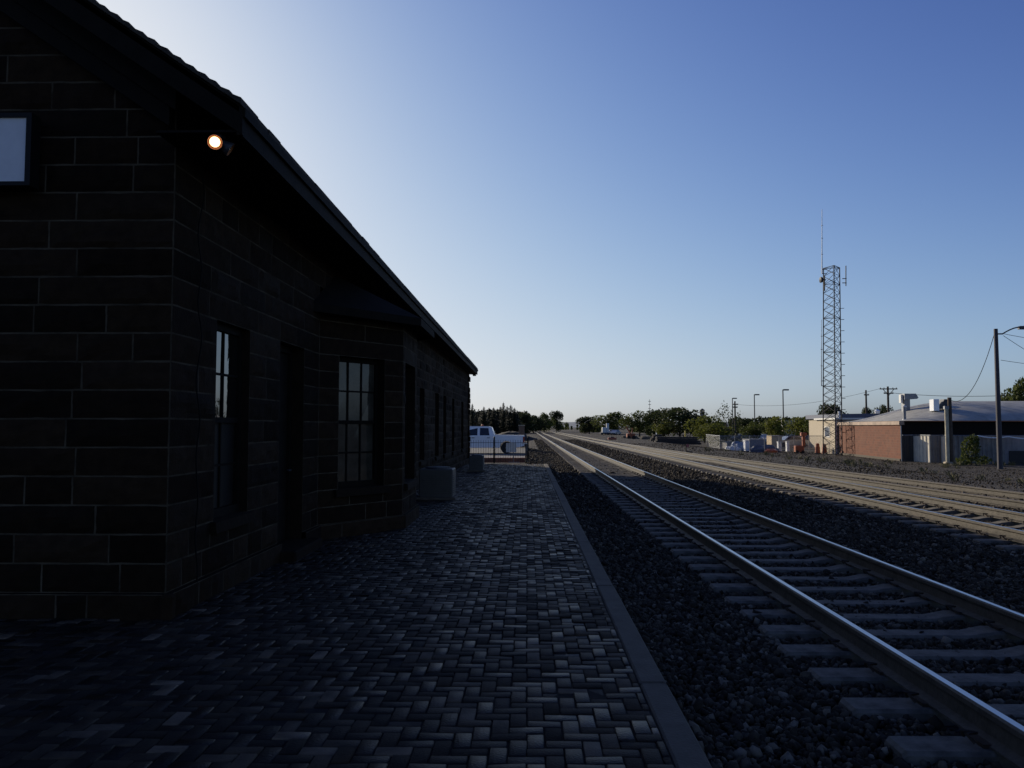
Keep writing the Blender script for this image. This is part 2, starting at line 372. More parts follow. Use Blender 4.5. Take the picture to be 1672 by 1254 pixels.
def ashlar(mb, A, B, ztop, opens=(), rough=.035, out=0.0, zmax=None, plinth=True, quoin=(0, 0)):
    """rock-faced ashlar between two plan points; mb slot 0 stone, 1 mortar"""
    A = Vector((A[0], A[1])); B = Vector((B[0], B[1])); L = (B - A).length; t = (B - A) / L; nrm = Vector((t.y, -t.x))
    def P(s_, z, d): q = A + t * s_ + nrm * d; return (q.x, q.y, z)
    rows = ([(-.12, .2, .06)] if plinth else []) + [(CZ[i], CZ[i + 1], 0.) for i in range(len(CZ) - 1) if CZ[i] < ztop]
    for ri, (z0, z1, dd) in enumerate(rows):
        lim = L if zmax is None else L
        ops = list(opens)
        if zmax is not None:
            lim = max(0, zmax(z0)); 
            if lim <= .2: continue
        for (a, b) in cuts(0, lim, z0, z1, ops):
            mb.m(1).poly([P(a, z0, dd + .001), P(b, z0, dd + .001), P(b, z1, dd + .001), P(a, z1, dd + .001)])
            if dd: mb.m(0).poly([P(a, z1, dd), P(b, z1, dd), P(b, z1, -.03), P(a, z1, -.03)])
            s_ = a; first = True; mb.m(0)
            while s_ < b - .01:
                ln = rng.choice((rng.uniform(.4, .8), rng.uniform(.7, 1.6))) * (.65 if z1 < .8 else 1)
                if b - (s_ + ln) < .3: ln = b - s_
                e = s_ + ln; gp = .0068
                nxs = max(3, int(ln / .09)); nzs = 5 if z1 - z0 < .3 else 5
                base = len(mb.v); vs = []; fs = []
                seed = rng.uniform(0, 99); tone = rng.uniform(.6, 1.25)
                for iz in range(nzs + 1):
                    for ix in range(nxs + 1):
                        u = s_ + gp + (ln - 2 * gp) * ix / nxs; zz = z0 + gp + (z1 - z0 - 2 * gp) * iz / nzs
                        if iz in (0, nzs): zz += (.006 if iz == 0 else -.006) * max(0., mnoise.noise(Vector((u * 7, z0 * 9, seed))) * 1.6)
                        if ix in (0, nxs): u += (.005 if ix == 0 else -.005) * max(0., mnoise.noise(Vector((seed, zz * 14, u))) * 1.6)
                        ex = min(ix, nxs - ix) / 1.0; ez = min(iz, nzs - iz) / 1.0
                        edge = min(1., min(ex, ez) * .75)
                        q = mnoise.fractal(Vector((u * 3.1 + seed, zz * 4.5, seed)), 1., 2., 3)
                        d = .002 + edge * rough * tone * max(.08, .45 + .8 * q)
                        vs.append(P(u, zz, dd + d))
                w1 = nxs + 1
                for iz in range(nzs):
                    for ix in range(nxs): fs.append((iz * w1 + ix, iz * w1 + ix + 1, (iz + 1) * w1 + ix + 1, (iz + 1) * w1 + ix))
                # skirts back into the joint
                ring = [i for i in range(w1)] + [i * w1 + nxs for i in range(1, nzs + 1)] + [nzs * w1 + i for i in range(nxs - 1, -1, -1)] + [i * w1 for i in range(nzs - 1, 0, -1)]
                b0 = len(vs)
                for i in ring:
                    x_, y_, z_ = vs[i]; vs.append((x_ - nrm.x * .02, y_ - nrm.y * .02, z_))
                for i in range(len(ring)):
                    fs.append((ring[(i + 1) % len(ring)], ring[i], b0 + i, b0 + (i + 1) % len(ring)))
                mb.mesh(vs, fs); s_ = e
    # reveals of the openings
    mb.m(2)
    for (s0, s1, q0, q1) in opens:
        if q1 - q0 > 3.: continue
        dp = -.24
        mb.poly([P(s0, q0, 0), P(s0, q0, dp), P(s0, q1, dp), P(s0, q1, 0)]); mb.poly([P(s1, q0, dp), P(s1, q0, 0), P(s1, q1, 0), P(s1, q1, dp)])
        mb.poly([P(s0, q1, dp), P(s1, q1, dp), P(s1, q1, 0), P(s0, q1, 0)]); mb.poly([P(s0, q0, 0), P(s1, q0, 0), P(s1, q0, dp), P(s0, q0, dp)])
    return P
def window(P, s0, s1, z0, z1, cols, rows, glass, sill=True, depth=.15):
    f = MB(); fw = .055
    def bar(a, b, c, d, d0, d1):
        f.hexa([P(a, c, -d0), P(b, c, -d0), P(b, c, -d1), P(a, c, -d1), P(a, d, -d0), P(b, d, -d0), P(b, d, -d1), P(a, d, -d1)])
    bar(s0, s0 + fw, z0, z1, depth, depth + .08); bar(s1 - fw, s1, z0, z1, depth, depth + .08)
    bar(s0 + fw, s1 - fw, z1 - fw * 1.3, z1, depth, depth + .08); bar(s0 + fw, s1 - fw, z0, z0 + fw * 1.6, depth, depth + .08)
    zm = (z0 + z1) / 2; a, b = s0 + fw, s1 - fw; bt, tp = z0 + fw * 1.6, z1 - fw * 1.3
    bar(a, b, zm - .028, zm + .028, depth + .012, depth + .075)
    panes = MB()
    for (lo, hi, dd) in ((bt, zm - .028, .035), (zm + .028, tp, .018)):
        nr_ = rows
        for i in range(1, cols):
            u = a + (b - a) * i / cols; bar(u - .012, u + .012, lo, hi, depth + dd, depth + dd + .03)
        for j in range(1, nr_):
            zz = lo + (hi - lo) * j / nr_; bar(a, b, zz - .012, zz + .012, depth + dd + .002, depth + dd + .028)
        panes.m(1 if hi <= zm and isinstance(glass, (list, tuple)) else 0)
        for i in range(cols):
            for j in range(nr_):
                u0, u1 = a + (b - a) * i / cols, a + (b - a) * (i + 1) / cols; v0, v1 = lo + (hi - lo) * j / nr_, lo + (hi - lo) * (j + 1) / nr_
                dj = [depth + dd + .016 + rng.uniform(-.003, .003) for _ in range(4)]
                panes.poly([P(u0, v0, -dj[0]), P(u1, v0, -dj[1]), P(u1, v1, -dj[2]), P(u0, v1, -dj[3])])
    fo = f.build('window', M_trim, depot, off=OFF)
    po = panes.build('pane', glass, fo, off=OFF)
    if sill:
        sb = MB(); sb.hexa([P(s0 - .08, z0 - .11, .07), P(s1 + .08, z0 - .11, .07), P(s1 + .08, z0 - .11, -.2), P(s0 - .08, z0 - .11, -.2),
                            P(s0 - .08, z0 - .005, .06), P(s1 + .08, z0 - .005, .06), P(s1 + .08, z0 + .012, -.2), P(s0 - .08, z0 + .012, -.2)])
        sb.build('sill', M_reveal, fo, off=OFF)
    return fo
ZS, ZH = CZ[2], CZ[10]                                    # .69 and 2.65
mb = MB()
# long platform side (s runs along +Y from the near corner)
LS = math.hypot(XW1 - XW0, Y1 - Y0)
def sy(y): return (y - Y0) * LS / (Y1 - Y0)
win_y = [(7.70, 8.60), (21.1, 22.0), (24.3, 25.2), (26.4, 27.2), (29.1, 29.9), (32.6, 33.5)]
doors_y = [(9.62, 10.62)]
BAY0, BAY1 = 11.35, 15.65
opens = [(sy(a), sy(b), ZS, ZH) for a, b in win_y] + [(sy(a), sy(b), -.2, ZH) for a, b in doors_y] + [(sy(BAY0), sy(BAY1), -.5, 3.6)]
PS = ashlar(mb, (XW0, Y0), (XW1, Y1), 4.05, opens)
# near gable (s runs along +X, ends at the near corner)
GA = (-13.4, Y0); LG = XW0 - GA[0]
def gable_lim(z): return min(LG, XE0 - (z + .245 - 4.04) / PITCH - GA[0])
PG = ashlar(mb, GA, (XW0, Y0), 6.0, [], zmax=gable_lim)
# bay
bayp = [(xw(BAY0), BAY0), (-1.99, 12.72), (-1.99, 14.28), (xw(BAY1), BAY1)]
bl = math.dist(bayp[0], bayp[1])
PB = []
for i in range(3):
    L = math.dist(bayp[i], bayp[i + 1])
    ow = (L * .22, L * .76, ZS, ZH) if i != 1 else (L * .14, L * .86, ZS, ZH)
    PB.append((ashlar(mb, bayp[i], bayp[i + 1], 3.20, [ow], rough=.022), ow))
# far end and back walls, plain
mb.m(2); mb.box(XR * 2 - XW0, XW1 - .01, Y1 - .3, Y1 - .005, -.2, 4.1)
mb.box(XR * 2 - XW0, XR * 2 - XW0 + .3, Y0 + .05, Y1 - .32, -.2, 4.1)
mb.poly([(XR * 2 - XW0, Y1 - .1, 4.1), (XW1, Y1 - .1, 4.1), (XR, Y1 - .1, ZRIDGE - .2)])
mb.poly([(XR * 2 - XW0, Y0 + .05, 3.2), (XW0 - .02, Y0 + .05, 3.2), (XW0 - .02, Y0 + .05, 4.0), (XR, Y0 + .05, ZRIDGE - .3)])
mb.m(0); mb.cbox(XW0 - .02, XW0 + .088, Y0 - .085, Y0 + .02, -.12, .199, .02)
for (bx, by) in bayp[1:3]: mb.cbox(bx - .06, bx + .062, by - .05, by + .05, -.12, .198, .02)
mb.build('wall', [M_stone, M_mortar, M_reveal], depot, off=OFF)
ib = MB(); ib.hexa([(XR * 2 - XW0 + .4, Y0 + .45, -.05), (XW0 - .45, Y0 + .45, -.05), (XW1 - .45, Y1 - .45, -.05), (XR * 2 - XW0 + .4, Y1 - .45, -.05), (XR * 2 - XW0 + .4, Y0 + .45, 3.9), (XW0 - .45, Y0 + .45, 3.9), (XW1 - .45, Y1 - .45, 3.9), (XR * 2 - XW0 + .4, Y1 - .45, 3.9)])
ib.build('sun_blocker', M_soffit, depot, off=OFF)  # unseen dark core added to stop sun leaking through the depot
# rock-faced far quoin: blocks proud of the corner
qb = MB()
for i in range(len(CZ) - 1):
    if CZ[i] > 3.9: break
    d = rng.uniform(.03, .09); e = rng.uniform(.03, .07)
    qb.cbox(XW1 - .3, XW1 + d, Y1 - rng.choice((.35, .6)), Y1 + e, CZ[i] + .006, CZ[i + 1] - .006, .03)
qb.build('quoin', M_stone, depot, off=OFF)
window(PS, sy(7.70), sy(8.60), ZS, ZH, 2, 2, [M_glass, mat('dull_lower_glass', (.010, .009, .008), .6, spec=.15)], depth=.085)  # missing sky reflection of the lower sash put into a dull dark material
for a, b in win_y[1:]: window(PS, sy(a), sy(b), ZS, ZH, 2, 2, M_glass)
for (P_, ow), cl in zip(PB, (3, 2, 3)): window(P_, ow[0], ow[1], ow[2], ow[3], cl, 2, M_blind)
for a, b in doors_y:                                      # doors: deep set panelled leaf with handle
    s0, s1 = sy(a), sy(b); d = MB()
    def slab(u0, u1, v0, v1, d0, d1): d.hexa([PS(u0, v0, -d0), PS(u1, v0, -d0), PS(u1, v0, -d1), PS(u0, v0, -d1), PS(u0, v1, -d0), PS(u1, v1, -d0), PS(u1, v1, -d1), PS(u0, v1, -d1)])
    slab(s0, s0 + .07, 0, ZH, .16, .24); slab(s1 - .07, s1, 0, ZH, .16, .24); slab(s0 + .07, s1 - .07, ZH - .08, ZH, .16, .24)
    slab(s0 + .07, s1 - .07, .02, ZH - .08, .20, .235)
    for v0, v1 in ((.15, .75), (.9, 1.5), (1.65, 2.1)):
        for u0, u1 in ((s0 + .16, (s0 + s1) / 2 - .04), ((s0 + s1) / 2 + .04, s1 - .16)): slab(u0, u1, v0, v1, .19, .2)
    do = d.build('door', M_trim, depot, off=OFF)
    hb = MB(); p = PS(s1 - .13, 1.03, -.17); hb.tube([p, (p[0] + .05, p[1], p[2]), (p[0] + .05, p[1] - .1, p[2])], .012); hb.build('handle', M_dark, do, off=OFF)
st = MB(); st.cbox(xw(10) - .3, xw(10) + .26, 9.5, 10.75, -.05, .12, .02); st.build('door_step', M_reveal, depot, off=OFF)

# roof: shingle courses on both slopes, fascia, soffit, rake boards
def xe(y): return XE0 + (XE1 - XE0) * (y - YE0) / (YE1 - YE0)
rf = MB(); NC = 52; run = XE0 - XR
for side in (1, -1):
    for c in range(NC):
        f0, f1 = c / NC, min(1.0, (c + 1.35) / NC)
        ya = YE0 - rng.uniform(0, .03)
        y = ya
        while y < YE1:
            step = rng.uniform(.25, .55) if y < 12 else 2.6
            y2 = min(YE1, y + step); jj = rng.uniform(-.010, .010) / run; up = rng.uniform(.0, .008)
            def RP(yy, f, lift):
                x = xe(yy) + (XR - xe(yy)) * f if side == 1 else 2 * XR - xe(yy) + (xe(yy) - XR) * f * 1.0
                if side == -1: x = (2 * XR - xe(yy)) + (XR - (2 * XR - xe(yy))) * f
                return (x, yy, ZT + (ZRIDGE - ZT) * f + lift)
            lo = max(-.004, f0 + jj)
            rf.hexa([RP(y, lo, -.012), RP(y2 - .006, lo, -.012), RP(y2 - .006, f1, -.012), RP(y, f1, -.012),
                     RP(y, lo, .036 + up), RP(y2 - .006, lo, .036 + up), RP(y2 - .006, f1, .002), RP(y, f1, .002)])
            y = y2
roof = rf.build('roof', M_shingle, depot, off=OFF)
dk = MB()                                               # roof deck under the shingles
for side in (1, -1):
    def DX(yy): return xe(yy) - .03 if side == 1 else 2 * XR - xe(yy) + .03
    dk.hexa([(DX(YE0), YE0 + .02, ZT - .06), (DX(YE1), YE1 - .02, ZT - .06), (XR, YE1 - .02, ZRIDGE - .08), (XR, YE0 + .02, ZRIDGE - .08),
             (DX(YE0), YE0 + .02, ZT - .013), (DX(YE1), YE1 - .02, ZT - .013), (XR, YE1 - .02, ZRIDGE - .02), (XR, YE0 + .02, ZRIDGE - .02)])
dk.build('roof_deck', M_soffit, roof, off=OFF)
fa = MB()
fa.hexa([(XE0 - .05, YE0 + .03, ZB), (XE0 - .01, YE0 + .03, ZB), (XE1 - .01, YE1 - .03, ZB), (XE1 - .05, YE1 - .03, ZB),
         (XE0 - .05, YE0 + .03, ZT - .02), (XE0 - .01, YE0 + .03, ZT - .02), (XE1 - .01, YE1 - .03, ZT - .02), (XE1 - .05, YE1 - .03, ZT - .02)])
fa.hexa([(XE0 - .009, YE0 + .03, ZT - .10), (XE0 + .02, YE0 + .03, ZT - .10), (XE1 + .02, YE1 - .03, ZT - .10), (XE1 - .009, YE1 - .03, ZT - .10),
         (XE0 - .009, YE0 + .03, ZT - .022), (XE0 + .02, YE0 + .03, ZT - .022), (XE1 + .02, YE1 - .03, ZT - .022), (XE1 - .009, YE1 - .03, ZT - .022)])
fa.build('fascia', M_fascia, depot, off=OFF)
so = MB(); ny = 40                                       # tongue and groove soffit under the eave
for i in range(7):
    f0, f1 = i / 7, (i + 1) / 7
    a0, a1 = XE0 - .055, XW0 - .02; b0, b1 = XE1 - .055, XW1 - .02
    so.hexa([(a0 + (a1 - a0) * f0 - .002, YE0 + .05, ZB + .03), (a0 + (a1 - a0) * f1 + .002, YE0 + .05, ZB + .03), (b0 + (b1 - b0) * f1 + .002, YE1 - .05, ZB + .03), (b0 + (b1 - b0) * f0 - .002, YE1 - .05, ZB + .03),
             (a0 + (a1 - a0) * f0 - .002, YE0 + .05, ZB + .05), (a0 + (a1 - a0) * f1 + .002, YE0 + .05, ZB + .05), (b0 + (b1 - b0) * f1 + .002, YE1 - .05, ZB + .05), (b0 + (b1 - b0) * f0 - .002, YE1 - .05, ZB + .05)])
so.build('soffit', M_soffit, depot, off=OFF)
#                                               # rake boards along both gables, and the raking frieze on the near wall
for (yy, sgn) in ((YE0 + .02, 1), (YE1 - .02, -1)):
    for mx in (0, 1):
        def RX(f): x = XE0 + (XR - XE0) * f; return x if mx == 0 else 2 * XR - x
        ya, yb = (yy, yy + .045 * sgn)
        rk = MB(); rk.hexa([(RX(0), ya, ZB), (RX(1), ya, ZRIDGE - .27), (RX(1), yb, ZRIDGE - .27), (RX(0), yb, ZB),
                 (RX(0), ya, ZT - .02), (RX(1), ya, ZRIDGE - .02), (RX(1), yb, ZRIDGE - .02), (RX(0), yb, ZT - .02)])
        rk.build('rake_board', M_trim, depot, off=OFF)
fz = MB()
def FX(x): return ZB + .05 + (XE0 - x) * PITCH
for k0, (d0, d1, th) in enumerate(((-.37, -.02, .05), (-.20, 0.0, .09))):
    xa, xb = XW0 - .02 if k0 == 0 else XW0 + .05, XR
    fz.hexa([(xa, Y0 - th - .045, FX(xa) + d0), (xb, Y0 - th - .045, FX(xb) + d0), (xb, Y0 - .01, FX(xb) + d0), (xa, Y0 - .01, FX(xa) + d0),
             (xa, Y0 - th - .045, FX(xa) + d1), (xb, Y0 - th - .045, FX(xb) + d1), (xb, Y0 - .01, FX(xb) + d1), (xa, Y0 - .01, FX(xa) + d1)])
fz.build('raking_frieze', M_soffit, depot, off=OFF)
us = MB(); us.hexa([(XE0 - .02, YE0 + .066, ZB + .06), (XR, YE0 + .066, FX(XR)), (XR, Y0 - .005, FX(XR)), (XE0 - .02, Y0 - .005, ZB + .06),
                    (XE0 - .02, YE0 + .066, ZB + .1), (XR, YE0 + .066, FX(XR) + .04), (XR, Y0 - .005, FX(XR) + .04), (XE0 - .02, Y0 - .005, ZB + .1)])
us.build('gable_soffit', M_soffit, depot, off=OFF)
# bay roof: overhanging slab with a fascia, rising to the wall
ov = .30
bo = [(xw(10.95), 10.95), (-1.99 + ov, 12.60), (-1.99 + ov, 14.4), (xw(16.05), 16.05)]
br = MB(); z0, z1 = 3.21, 3.33
for i in range(3):
    a, b = Vector(bo[i]), Vector(bo[i + 1]); t = (b - a).normalized(); n_ = Vector((t.y, -t.x)); ai, bi = a - n_ * .05, b - n_ * .05
    br.hexa([(a.x, a.y, z0), (b.x, b.y, z0), (bi.x, bi.y, z0), (ai.x, ai.y, z0), (a.x, a.y, z1), (b.x, b.y, z1), (bi.x, bi.y, z1), (ai.x, ai.y, z1)])
bf = br.build('bay_fascia', mat('bay_fascia_paint', (.011, .009, .007), .8, spec=.06), depot, off=OFF)
b2 = MB(); b2.mesh([(x - .04, y, z0 + .05) for x, y in bo], [(0, 1, 2, 3)])
top = [(xw(12.2) + .0, 12.2, 3.95), (xw(14.8), 14.8, 3.95)]
b2.mesh([(bo[0][0], bo[0][1], z1), (bo[1][0], bo[1][1], z1), (bo[2][0], bo[2][1], z1), (bo[3][0], bo[3][1], z1)] + top, [(0, 1, 4), (1, 2, 5, 4), (2, 3, 5)])
b2.build('bay_roof', M_soffit, depot, off=OFF)

# cable down the near corner, far-end floodlight
cb = MB(); pts = []
for i in range(40):
    z = 3.95 - i * .1; pts.append((XW0 + .055 + .012 * math.sin(i * .9), 7.16 + .035 * mnoise.noise(Vector((i * .23, 0, 0))) * 2 + .0015 * i, z))
cb.tube(pts, .0065, 6); tag(cb.build('cable', M_cable), 'thin black cable running down the depot wall near its front corner', 'cable')

# twin floodlight under the eave
LP = at(351, 232, 6.42)
lamp = thing('flood_lamp', (LP.x, LP.y + .08, ZB + .03), 'twin spotlight with one warm glowing bulb under the depot eave', 'outdoor light')
LO = (LP.x, LP.y + .08, ZB + .03)
bp_ = MB(); bp_.lathe([(.055, 0), (.055, -.02), (.03, -.03)], LO, 16); bp_.build('base_plate', M_dark, lamp, off=LO)
def lamp_head(p, d, lit):
    d = Vector(d).normalized(); q = d.to_track_quat('Z', 'Y').to_matrix()
    def ring(prof):
        vs = []; fs = []; n = 24
        for r, h_ in prof: vs += [Vector(p) + q @ Vector((r * math.cos(2 * math.pi * k / n), r * math.sin(2 * math.pi * k / n), h_)) for k in range(n)]
        for i in range(len(prof) - 1): fs += [(i * n + k, i * n + (k + 1) % n, (i + 1) * n + (k + 1) % n, (i + 1) * n + k) for k in range(n)]
        fs.append(tuple(range((len(prof) - 1) * n, len(prof) * n)))
        return vs, fs
    hd = MB(); hd.mesh(*ring([(.022, -.15), (.030, -.14), (.034, -.07), (.056, -.012), (.062, .016), (.059, .017), (.044, -.009)]))
    hd.m(1).mesh(*ring([(.0585, .0165), (.045, -.0075)])); hd.m(0)
    hd.tube([Vector(p) - d * .1, Vector(p) - d * .12 + Vector((0, 0, .06)), Vector(LO)], .010, 6)
    ho = hd.build('lamp_head', [M_dark, mat('copper_reflector', (.30, .10, .02), .6)], lamp, smooth=True, off=LO)
    ln = MB(); ln.mesh(*ring([(.042, -.0065), (.039, .0), (.026, .006), (.006, .009)]))
    ln.build('lamp_lens', lit, ho, smooth=True, off=LO)
mE = bpy.data.materials.new('glowing_bulb'); mE.use_nodes = True; e = mE.node_tree.nodes['Principled BSDF']
e.inputs['Emission Color'].default_value = (1, .50, .20, 1); e.inputs['Emission Strength'].default_value = 5.5
lamp_head(LP, (.36, -.85, -.42), mE)
L2 = at(374, 243, 6.52); lamp_head(L2, (.80, .30, -.52), M_chrome)

# hanging sign on the gable
SG = at(46, 245, 6.55)
sign = thing('station_sign', (SG.x - .8, 6.6, 3.6), 'blank white board sign in a black frame on the gable wall', 'sign')
so_ = (SG.x - .8, 6.6, 3.6)
zt, zb = at(46, 192, 6.55).z, at(46, 297, 6.55).z
sg = MB(); sg.box(SG.x - 1.9, SG.x - .012, 6.552, 6.60, zb, zt); sg.build('sign_panel', mat('sign_board', (.60, .60, .62), .5, var=.06), sign, off=so_)
sf = MB(); fr = .035
sf.box(SG.x - 1.95, SG.x + fr, 6.53, 6.66, zt, zt + fr); sf.box(SG.x - 1.95, SG.x + fr, 6.53, 6.66, zb - fr, zb)
sf.box(SG.x - .012, SG.x + fr, 6.531, 6.659, zb, zt); sf.box(SG.x - 1.95, SG.x - 1.9, 6.531, 6.659, zb, zt)
sf.build('sign_frame', M_black, sign, off=so_)

# far-end flood lamp bracket
fl = at(771, 611, 36.4)
f2 = thing('wall_lamp', fl, 'small dark lamp bracket at the far eave corner of the depot', 'outdoor light')
f2b = MB(); f2b.tube([(-.35, -.05, .02), (.05, 0, .0)], .02); f2b.build('bracket', M_dark, f2)
f2h = MB(); f2h.lathe([(.03, 0.1), (.06, .05), (.09, -.06)], (.1, 0, -.02), 12); f2h.build('lamp_head', M_dark, f2)

# condenser cabinets on the platform
def cabinet(px0, px1, pyb, pyt, Y, depth, label, mcol):
    z1 = at(px0, pyt, Y).z; x0, x1 = ax(px0, Y), ax(px1, Y)
    t = thing('condenser_unit', ((x0 + x1) / 2, Y + depth / 2, 0), label, 'air conditioner', group='condenser units on the platform')
    wx = (x1 - x0) / 2; b = MB(); b.cbox(-wx, wx, -depth / 2, depth / 2, .06, z1, .02); b.build('casing', mcol, t)
    p = MB(); p.cbox(-wx - .06, wx + .06, -depth / 2 - .06, depth / 2 + .06, -.03, .055, .01); p.build('pad', M_concrete, t)
    l = MB()
    for i in range(9):
        zz = .14 + (z1 - .24) * i / 9; l.box(-wx + .08, wx - .08, -depth / 2 - .012, -depth / 2 - .002, zz, zz + .02)
        l.box(wx + .002, wx + .012, -depth / 2 + .08, depth / 2 - .08, zz, zz + .02)
    l.build('louvre', mcol, t)
    g_ = MB(); g_.lathe([(min(wx, depth / 2) * .75, 0), (min(wx, depth / 2) * .75, .03), (.05, .05)], (0, 0, z1), 20); g_.build('fan_grille', M_dark, t)
cabinet(684, 739, 812, 766, 17.6, .75, 'pale grey condenser unit beside the bay window, nearest on the platform', M_cond)
cabinet(766, 789, 770, 744, 28.6, .7, 'low dark condenser unit further along the depot wall near the picket fence', mat('dark_green_cabinet', (.05, .052, .05), .6))

# ------------------------------------------------------------------ railway tracks
ZRAIL = .07
RAILP = [(-.07, 0), (.07, 0), (.07, .012), (.012, .032), (.009, .11), (.012, .122), (.0365, .132), (.036, .160), (.028, .1685), (.021, .170), (-.021, .170), (-.028, .1685), (-.036, .160), (-.0365, .132), (-.012, .122), (-.009, .11), (-.012, .032), (-.07, .012)]
def bend(y): return -.00010 * max(0., y - 300) ** 2
def rail(cx_of, y0, y1, step, parent, off, z=ZRAIL - .17, side=M_railside, top=M_railtop):
    ys_ = [y0]
    while ys_[-1] < y1: ys_.append(min(y1, ys_[-1] + (step if ys_[-1] < 100 else step * 4)))
    n = len(RAILP); vs = []; fs = []; mi = []
    for yy in ys_: vs += [(cx_of(yy) + a - off[0], yy - off[1], z + b - off[2]) for a, b in RAILP]
    for i in range(len(ys_) - 1):
        for k in range(n):
            fs.append((i * n + k, i * n + (k + 1) % n, (i + 1) * n + (k + 1) % n, (i + 1) * n + k)); mi.append(1 if k == 9 else 0)
    fs += [tuple(range(n)), tuple(reversed(range(len(vs) - n, len(vs))))]; mi += [0, 0]
    me = bpy.data.meshes.new('rail'); me.from_pydata(vs, [], fs); me.materials.append(side); me.materials.append(top); me.polygons.foreach_set('material_index', mi); me.update()
    o = bpy.data.objects.new('rail', me); COL.objects.link(o); o.parent = parent
    return o
GH = .754
# concrete tie: raised rail seats, waisted middle
def tie_mesh(mb, ox=0, oy=0, oz=0, j=0):
    sec = [(-1.29, -.020, .125), (-1.27, .0, .135), (-.98, .0, .14), (-.60, .0, .14), (-.42, -.032, .125), (.42, -.032, .125), (.60, .0, .14), (.98, .0, .14), (1.27, .0, .135), (1.29, -.020, .125)]
    vs = []; fs = []
    for x, zt_, hw in sec:
        vs += [(ox + x, oy - hw, oz - .2), (ox + x, oy - hw * .86 - .005, oz + zt_ - .02), (ox + x, oy - hw * .86 + .015, oz + zt_), (ox + x, oy + hw * .86 - .015, oz + zt_), (ox + x, oy + hw * .86 + .005, oz + zt_ - .02), (ox + x, oy + hw, oz - .2)]
    for i in range(len(sec) - 1):
        fs += [(i * 6 + k, i * 6 + k + 1, (i + 1) * 6 + k + 1, (i + 1) * 6 + k) for k in range(5)]
    fs += [(5, 4, 3, 2, 1, 0), tuple((len(sec) - 1) * 6 + k for k in range(6))]
    return mb.mesh(vs, [tuple(reversed(f)) for f in fs])
def clip_mesh(mb, ox, oy, oz, s):
    mb.box(ox + s * .055 - .04, ox + s * .055 + .045, oy - .07, oy + .07, oz, oz + .02)
    mb.tube([(ox + s * .13, oy - .055, oz + .02), (ox + s * .16, oy - .03, oz + .06), (ox + s * .09, oy, oz + .055), (ox + s * .16, oy + .03, oz + .06), (ox + s * .13, oy + .055, oz + .02)], .010, 5)
    return mb
def track(cx, label, near_y, tie_y0):
    off = (cx, near_y, 0)
    t = thing('railway_track', off, label, 'railway track', group='railway tracks beside the platform')
    for s_ in (-1, 1): rail(lambda yy: cx + s_ * GH + bend(yy), tie_y0, 520, 2.0, t, off)
    tm = MB(); tie_mesh(tm); ZTI = ZRAIL - .178
    proto = tm.build('tie', M_tie, t); proto.location = (0, 0, ZTI)
    cm = []
    for s_ in (-1, 1):
        for d_ in (-1, 1):
            c_ = MB(); clip_mesh(c_, 0, 0, 0, d_); c = c_.build('rail_clip', M_clip, proto); c.location = (s_ * GH, 0, .002); cm.append(c)
    y = tie_y0 + .2; i = 0
    rest = MB(); restc = MB()
    while y < 190:
        j = rng.gauss(0, .012); a_ = rng.gauss(0, .006)
        if i == 0: proto.location = (j, y - near_y, ZTI); proto.rotation_euler = (0, 0, a_)
        elif i < 100:
            c = proto.copy(); COL.objects.link(c); c.parent = t; c.location = (j, y - near_y, ZTI + rng.gauss(0, .004)); c.rotation_euler = (rng.gauss(0, .004), 0, a_)
            if y < 30:
                for q in cm:
                    d = q.copy(); COL.objects.link(d); d.parent = c
        else:
            tie_mesh(rest, j, y - near_y, ZTI)
        y += .61 + rng.gauss(0, .012); i += 1
    r_ = rest.build('tie', M_tie, t); r_['kind'] = 'stuff'
    return t
track(3.27, 'nearest railway track running straight beside the platform kerb', 3.0, .6)
track(8.05, 'second railway track of concrete ties across the ballast from the platform', 8.0, 6.0)
# diverging siding on timber ties, merging into the second track far off
def sid(y):
    pts = [(0, 12.3), (12, 11.65), (20, 10.95), (28, 10.35), (41, 9.35), (55, 8.75), (70, 8.42), (90, 8.15), (110, 8.06), (700, 8.06)]
    for (a, b), (c, d) in zip(pts, pts[1:]):
        if y <= c: return b + (d - b) * (y - a) / (c - a)
    return 8.06
def sids(y): return (sid(y - 4) + sid(y - 2) + sid(y) + sid(y + 2) + sid(y + 4)) / 5
off = (10.6, 14, 0)
sd_t = thing('railway_siding', off, 'rusty siding on timber ties curving away from the second track', 'railway track')
M_sidetop = mat('dull_rail_top', (.33, .26, .18), .55, metal=.2, var=.25)
for s_ in (-1, 1): rail(lambda yy: sids(yy) + s_ * GH, 8, 88, 2.0, sd_t, off, z=ZRAIL - .20, top=M_sidetop)
tp = MB(); tp.cbox(-1.25, 1.25, -.11, .11, -.17, 0, .012); proto = tp.build('tie', M_wood, sd_t)
y = 8.2; i = 0
while y < 60 and i < 100:
    c = proto if i == 0 else proto.copy()
    if i: COL.objects.link(c); c.parent = sd_t
    c.location = (sids(y) - off[0] + rng.gauss(0, .05), y - off[1], ZRAIL - .21 + rng.gauss(0, .008)); c.rotation_euler = (0, 0, math.atan2(sids(y + 1) - sids(y - 1), -2) + math.pi + rng.gauss(0, .02)); c.rotation_euler.z = -(sids(y + 1) - sids(y - 1)) / 2 + rng.gauss(0, .02)
    y += .56; i += 1

